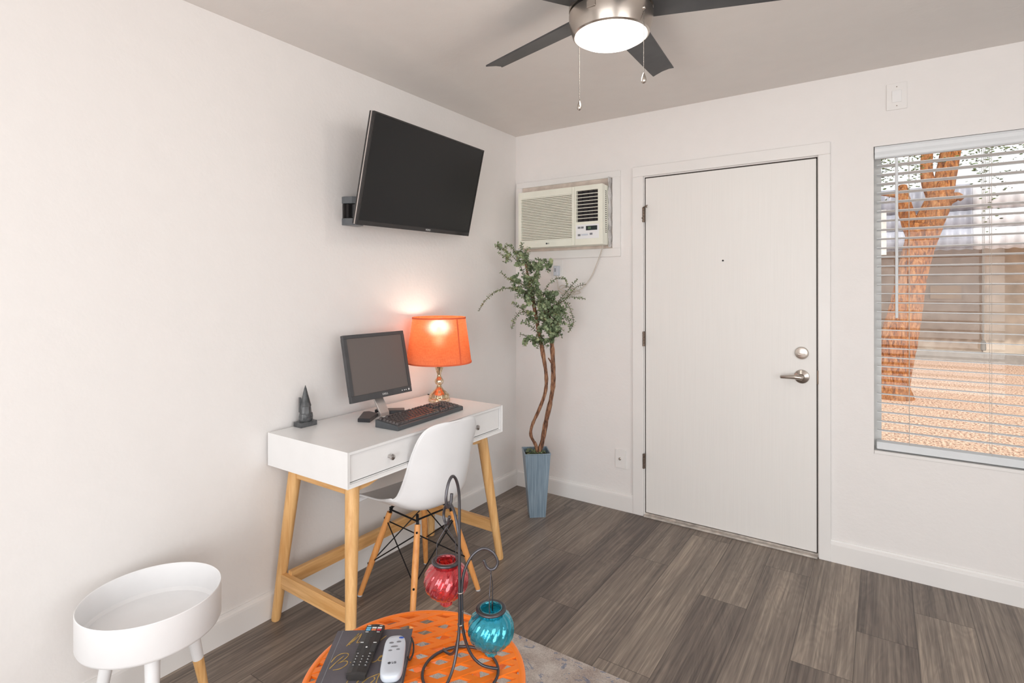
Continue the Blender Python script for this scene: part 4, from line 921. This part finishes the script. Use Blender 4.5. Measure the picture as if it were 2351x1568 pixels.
stroke(bm, [(640, 1090), (700, 1150), (780, 1120), (830, 1060), (820, 1130), (900, 1100), (950, 1060)]); stroke(bm, [(1010, 1110), (1090, 1100), (1200, 1080), (1300, 1000), (1375, 945), (1330, 950), (1270, 1020), (1300, 1060), (1370, 1050)]); stroke(bm, [(1370, 1050), (1450, 1000), (1500, 900)])
stroke(bm, [(690, 1385), (600, 1490), (540, 1600), (560, 1640), (660, 1620)]); stroke(bm, [(840, 1500), (770, 1580), (740, 1660)]); stroke(bm, [(900, 1568), (1040, 1460), (1180, 1400), (1310, 1345)]); stroke(bm, [(1180, 1430), (1190, 1480), (1130, 1540), (1060, 1600)]); stroke(bm, [(1310, 1345), (1260, 1460), (1220, 1580)])
part('gold_lettering', bm, gold_m, bo, solid=.0003)
def remote(name, label, a_, b_, w, h, m, r_):
    """a_: far end centre, b_: near end centre (world xy), lying on the book"""
    a_, b_ = V(a_), V(b_); L = (b_-a_).length; y = (a_-b_).normalized(); x = V((y.y, -y.x, 0)); o_ = b_.copy(); o_.z = ZS+.0002
    M_ = frameM(o_, x, y); t_ = thing(name, label, 'remote', tuple(o_)); return t_, M_, L
tvr, Mr, L = remote('television_remote', 'slim black television remote lying diagonally on the dark journal', (1.1705, -2.3275, 0), (1.2610, -2.4620, 0), .042, .016, black_m, .002)
w = .0208; bm = BM(); sec = [(-w, .006), (-w*.86, .0), (w*.86, 0), (w, .006), (w*.97, .012), (w*.5, .0142), (0, .0148), (-w*.5, .0142), (-w*.97, .012)]
rg = [[bm.verts.new(Mr @ V((x*(.9 if y_ in (0, L) else 1), y_, z*(1 if 0 < y_ < L else .85)))) for x, z in sec] for y_ in (0, .004, L*.5, L-.004, L)]
for A, B_ in zip(rg, rg[1:]):
    for i in range(9): bm.faces.new((A[i], A[(i+1) % 9], B_[(i+1) % 9], B_[i]))
bm.faces.new(rg[0]); bm.faces.new(rg[-1][::-1]); part('body', bm, black_m, tvr)
def btn(root, M_, x, y, bw, bh, m, z=.0140, hh=.0012, name='button', rnd=False):
    bm = BM()
    if rnd: lathe(bm, [(bw, z), (bw*.85, z+hh)], 12, M_ @ Matrix.Translation((x, y, 0)) @ Matrix.Diagonal((1, bh/bw, 1, 1)))
    else: box(bm, (x-bw/2, y-bh/2, z), (x+bw/2, y+bh/2, z+hh), M_, min(bh*.25, hh*.45))
    return part(name, bm, m, root)
for x, y, m in ((-.012, L-.0165, sky_b), (0, L-.0165, whiteb), (.012, L-.0165, whiteb), (-.012, L-.0235, sky_b), (0, L-.0235, orange_b), (.012, L-.0235, red_b)): btn(tvr, Mr, x, y, .0098, .0050, m)
for x, y in ((-.013, L-.008), (.013, L-.008), (-.013, L-.031), (.012, L-.031)): btn(tvr, Mr, x, y, .007, .0016, mark_m, hh=.0009)
for x, y in ((-.014, L-.067), (.014, L-.067)): btn(tvr, Mr, x, y, .007, .0018, mark_m, hh=.0009)
for x in (-.0145, .0145): btn(tvr, Mr, x, L-.083, .010, .024, dark_m, z=.0132)
btn(tvr, Mr, 0, L-.083, .0075, .010, dark_m, rnd=True, z=.0138); btn(tvr, Mr, 0, L-.083, .0022, .0022, mark_m, rnd=True, z=.0150, hh=.0004)
btn(tvr, Mr, 0, L-.045, .004, .004, dark_m, rnd=True); 
for r_ in range(5):
    for c_ in (-1, 0, 1):
        if r_ == 0 and c_ == 0: continue
        btn(tvr, Mr, c_*.0125, L-.103-r_*.0088, .0040, .0026, dark_m, rnd=True, z=.0138); btn(tvr, Mr, c_*.0125, L-.103-r_*.0088, .0012, .0009, mark_m, rnd=True, z=.0150, hh=.0004, name='button_mark')
acr, Ma, L = remote('air_conditioner_remote', 'rounded pale grey remote with a blue button lying on the dark journal', (1.2390, -2.3315, 0), (1.3235, -2.4295, 0), .046, .02, rw_m, .01)
def superq(w, L, n=36, e_=3.2):
    out = []
    for k_ in range(n):
        t_ = 2*PI*k_/n; c_, s_ = math.cos(t_), math.sin(t_); out.append((math.copysign(abs(c_)**(2/e_), c_)*w/2, L/2+math.copysign(abs(s_)**(2/(e_*1.6)), s_)*L/2))
    return out
bm = BM(); rg = []
for sc_, z in ((.93, 0), (1, .003), (1, .009), (.97, .0125), (.90, .0145), (.5, .0155)):
    rg.append([bm.verts.new(Ma @ V((x*sc_, L/2+(y-L/2)*(1-(1-sc_)*.35), z))) for x, y in superq(.046, L)])
for A, B_ in zip(rg, rg[1:]):
    for i in range(36): bm.faces.new((A[i], A[(i+1) % 36], B_[(i+1) % 36], B_[i]))
bm.faces.new(rg[0][::-1]); bm.faces.new(rg[-1]); part('body', bm, rw_m, acr, True)
btn(acr, Ma, .012, L-.012, .0058, .0030, blue_b, z=.0147, rnd=True)
for x, y, bw, bh in ((-.0075, L-.028, .011, .0065), (.008, L-.026, .011, .0065), (0, L-.041, .018, .0055), (-.0075, L-.053, .009, .005), (.0085, L-.051, .009, .005)): btn(acr, Ma, x, y, bw/2, bh/2, grey_m, z=.0149, rnd=True)
bm = text_bm('LG', .0078, Ma @ Matrix.Translation((.004, L-.092, .0158))); lathe(bm, [(.0032, .0154), (.0032, .0160)], 16, Ma @ Matrix.Translation((-.0055, L-.092, 0))); part('logo', bm, markd_m, acr)

# ------------------------------------------------------------------ outdoors
GZ = -.10
bm = BM(); box(bm, (-30, T, GZ-.3), (40, 60, GZ)); box(bm, (-30, -30, GZ-.3), (40, T, GZ)); struct('gravel_yard', bm, ground_m)
tr_ = thing('yard_tree', 'leaning orange-barked tree forking outside the window', 'tree', (2.26, 5.75, GZ))
def trunk(bm, pts, rad, n=6):
    P_ = smooth_path(pts, n); R_ = lerpl(rad, n); tube(bm, P_, [r0_*random.uniform(.985, 1.015) for r0_ in R_], 24, noise=.02)
bm = BM(); trunk(bm, [(2.25, 5.75, GZ-.05), (2.25, 5.75, .12), (2.30, 5.75, .6), (2.37, 5.76, 1.0), (2.45, 5.78, 1.5), (2.53, 5.8, 1.9), (2.60, 5.8, 2.2)], [.25, .185, .215, .19, .165, .17, .19])
trunk(bm, [(2.60, 5.8, 2.15), (2.72, 5.82, 2.45), (2.80, 5.85, 2.75), (2.86, 5.9, 3.1), (3.0, 6.0, 3.8), (3.1, 6.1, 4.6)], [.17, .15, .12, .11, .10, .07])
trunk(bm, [(2.54, 5.8, 2.05), (2.42, 5.8, 2.3), (2.36, 5.8, 2.55), (2.36, 5.85, 2.75)], [.15, .095, .085, .05])
trunk(bm, [(2.36, 5.8, 2.6), (2.2, 5.7, 2.62), (2.0, 5.6, 2.66)], [.03, .02, .015]); trunk(bm, [(2.72, 5.82, 2.5), (2.62, 5.9, 2.9), (2.66, 6.0, 3.6)], [.10, .07, .06])
trunk(bm, [(2.80, 5.80, 2.50), (2.92, 5.76, 2.54), (2.97, 5.74, 2.50)], [.08, .055, .03])
part('trunk', bm, tree_m, tr_, True)
bm = BM()
def tleaf(c_, r0_):
    n_ = V((random.gauss(0, 1), random.gauss(0, 1), random.gauss(0, 1))).normalized(); x, y = frame_of(n_)
    bm.faces.new([bm.verts.new(c_+x*a1*r0_+y*b1*r0_*.35) for a1, b1 in ((-1, 0), (-.3, 1), (.5, .8), (1, 0), (.5, -.8), (-.3, -1))])
for _ in range(4200):
    c_ = V((random.uniform(1.2, 5.2), random.uniform(4.8, 6.8), 2.95+abs(random.gauss(0, .8)))); tleaf(c_, .022)
for bx_, bz_, nb in ((3.16, 2.95, 60), (3.30, 2.75, 40), (3.22, 2.35, 34), (2.42, 2.9, 50), (2.15, 2.95, 120), (2.5, 3.0, 60), (3.9, 3.0, 50)):
    for _ in range(nb): tleaf(V((bx_+random.gauss(0, .06), 5.6+random.gauss(0, .2), bz_+random.gauss(0, .16))), .022)
part('leaves', bm, tleaf_m, tr_, kind='stuff')
nb = thing('neighbouring_building', 'low stucco building with grey corrugated fascia beyond the gravel yard', 'building', (4, 11, GZ))
bm = BM(); box(bm, (-4, 11.0, GZ), (3.78, 11.3, 2.3)); part('wall', bm, stucco_m, nb)
bm = BM(); box(bm, (3.78, 10.97, GZ), (14, 11.3, 2.3)); part('wall', bm, stuccosun_m, nb, label='wall section coloured paler for sunlight')
bm = BM(); box(bm, (-4, 10.95, GZ), (14, 11.0, .10)); part('plinth', bm, mat('plinth_grey', (160, 156, 152), .8), nb)
bm = BM(); box(bm, (-4, 9.9, 2.16), (14, 11.2, 2.24)); part('soffit', bm, stucco_m, nb)
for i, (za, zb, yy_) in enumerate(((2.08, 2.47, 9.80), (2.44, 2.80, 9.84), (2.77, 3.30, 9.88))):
    for xa, xb, mm in ((-4, 3.5, corr_m), (3.5, 14, corrsun_m)):  # right-hand sheets carry the sunlight in their colour
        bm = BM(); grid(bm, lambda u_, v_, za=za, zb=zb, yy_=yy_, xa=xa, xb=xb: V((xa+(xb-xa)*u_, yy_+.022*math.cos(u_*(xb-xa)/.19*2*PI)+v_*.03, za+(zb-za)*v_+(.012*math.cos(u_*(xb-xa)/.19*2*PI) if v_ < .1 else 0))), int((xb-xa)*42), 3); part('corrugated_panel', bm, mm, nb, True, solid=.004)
bm = BM(); box(bm, (2.02, 9.72, 2.02), (2.20, 9.80, 2.9)); part('fascia_post', bm, post_m, nb)
bm = BM(); box(bm, (2.95, 10.96, 1.15), (3.45, 11.0, 1.42)); part('vent_panel', bm, mat('vent_tan', (176, 156, 134), .8), nb)

# ------------------------------------------------------------------ light
w = bpy.data.worlds.new('world'); scene.world = w; w.use_nodes = True; nt = w.node_tree; bg = nt.nodes['Background']
sky = nt.nodes.new('ShaderNodeTexSky'); sky.sky_type = 'HOSEK_WILKIE'; sky.turbidity = 5; sky.ground_albedo = .4; sky.sun_direction = (.3, -.6, .75)
mixn = nt.nodes.new('ShaderNodeMix'); mixn.data_type = 'RGBA'; mixn.inputs[0].default_value = .8; nt.links.new(sky.outputs[0], mixn.inputs[6]); mixn.inputs[7].default_value = (1, .99, .97, 1)
nt.links.new(mixn.outputs[2], bg.inputs[0]); bg.inputs[1].default_value = 1.5
def light(name, typ, loc, energy, color=(1, 1, 1), size=1, size_y=None, look=None, ang=0):
    l = bpy.data.lights.new(name, typ); l.energy = energy; l.color = color; o = bpy.data.objects.new(name, l); COL.objects.link(o); o.location = loc
    if typ == 'AREA':
        l.shape = 'RECTANGLE'; l.size = size; l.size_y = size_y or size
    elif typ in ('POINT', 'SPOT'): l.shadow_soft_size = size
    else: l.angle = ang
    if look is not None: o.rotation_euler = (V(look)-V(loc)).to_track_quat('-Z', 'Z' if typ == 'SUN' else 'Y').to_euler()
    return o
light('sun', 'SUN', (6, -6, 12), 3.2, (1, .93, .84), look=(6-.35*1, -6+.6, 12-.9), ang=.03)
light('fill_light_2', 'AREA', (RX-.02, (W2[0]+W2[1])/2, 1.35), 38, (.965, .985, 1), W2[1]-W2[0], 1.5, look=(0, (W2[0]+W2[1])/2, 1.35))  # added fill light at the made-up right-wall window
light('fill_light_3', 'AREA', ((W3[0]+W3[1])/2, RY+.02, 1.1), 65, (.965, .985, 1), W3[1]-W3[0], 2.0, look=((W3[0]+W3[1])/2, 0, 1.1))  # added fill light at the made-up window behind the camera
light('fan_lamp', 'POINT', (FX, FY, 2.12), 5, (1, .95, .88), .08)
light('table_lamp_bulb', 'POINT', (LX, LY, DZ_+.388), 2.3, (1, .90, .77), .035)

scene.view_settings.view_transform = 'Standard'; scene.view_settings.look = 'None'
scene.view_settings.exposure = 0; scene.view_settings.gamma = 1
try: scene.view_settings.use_curve_mapping = False
except Exception: pass
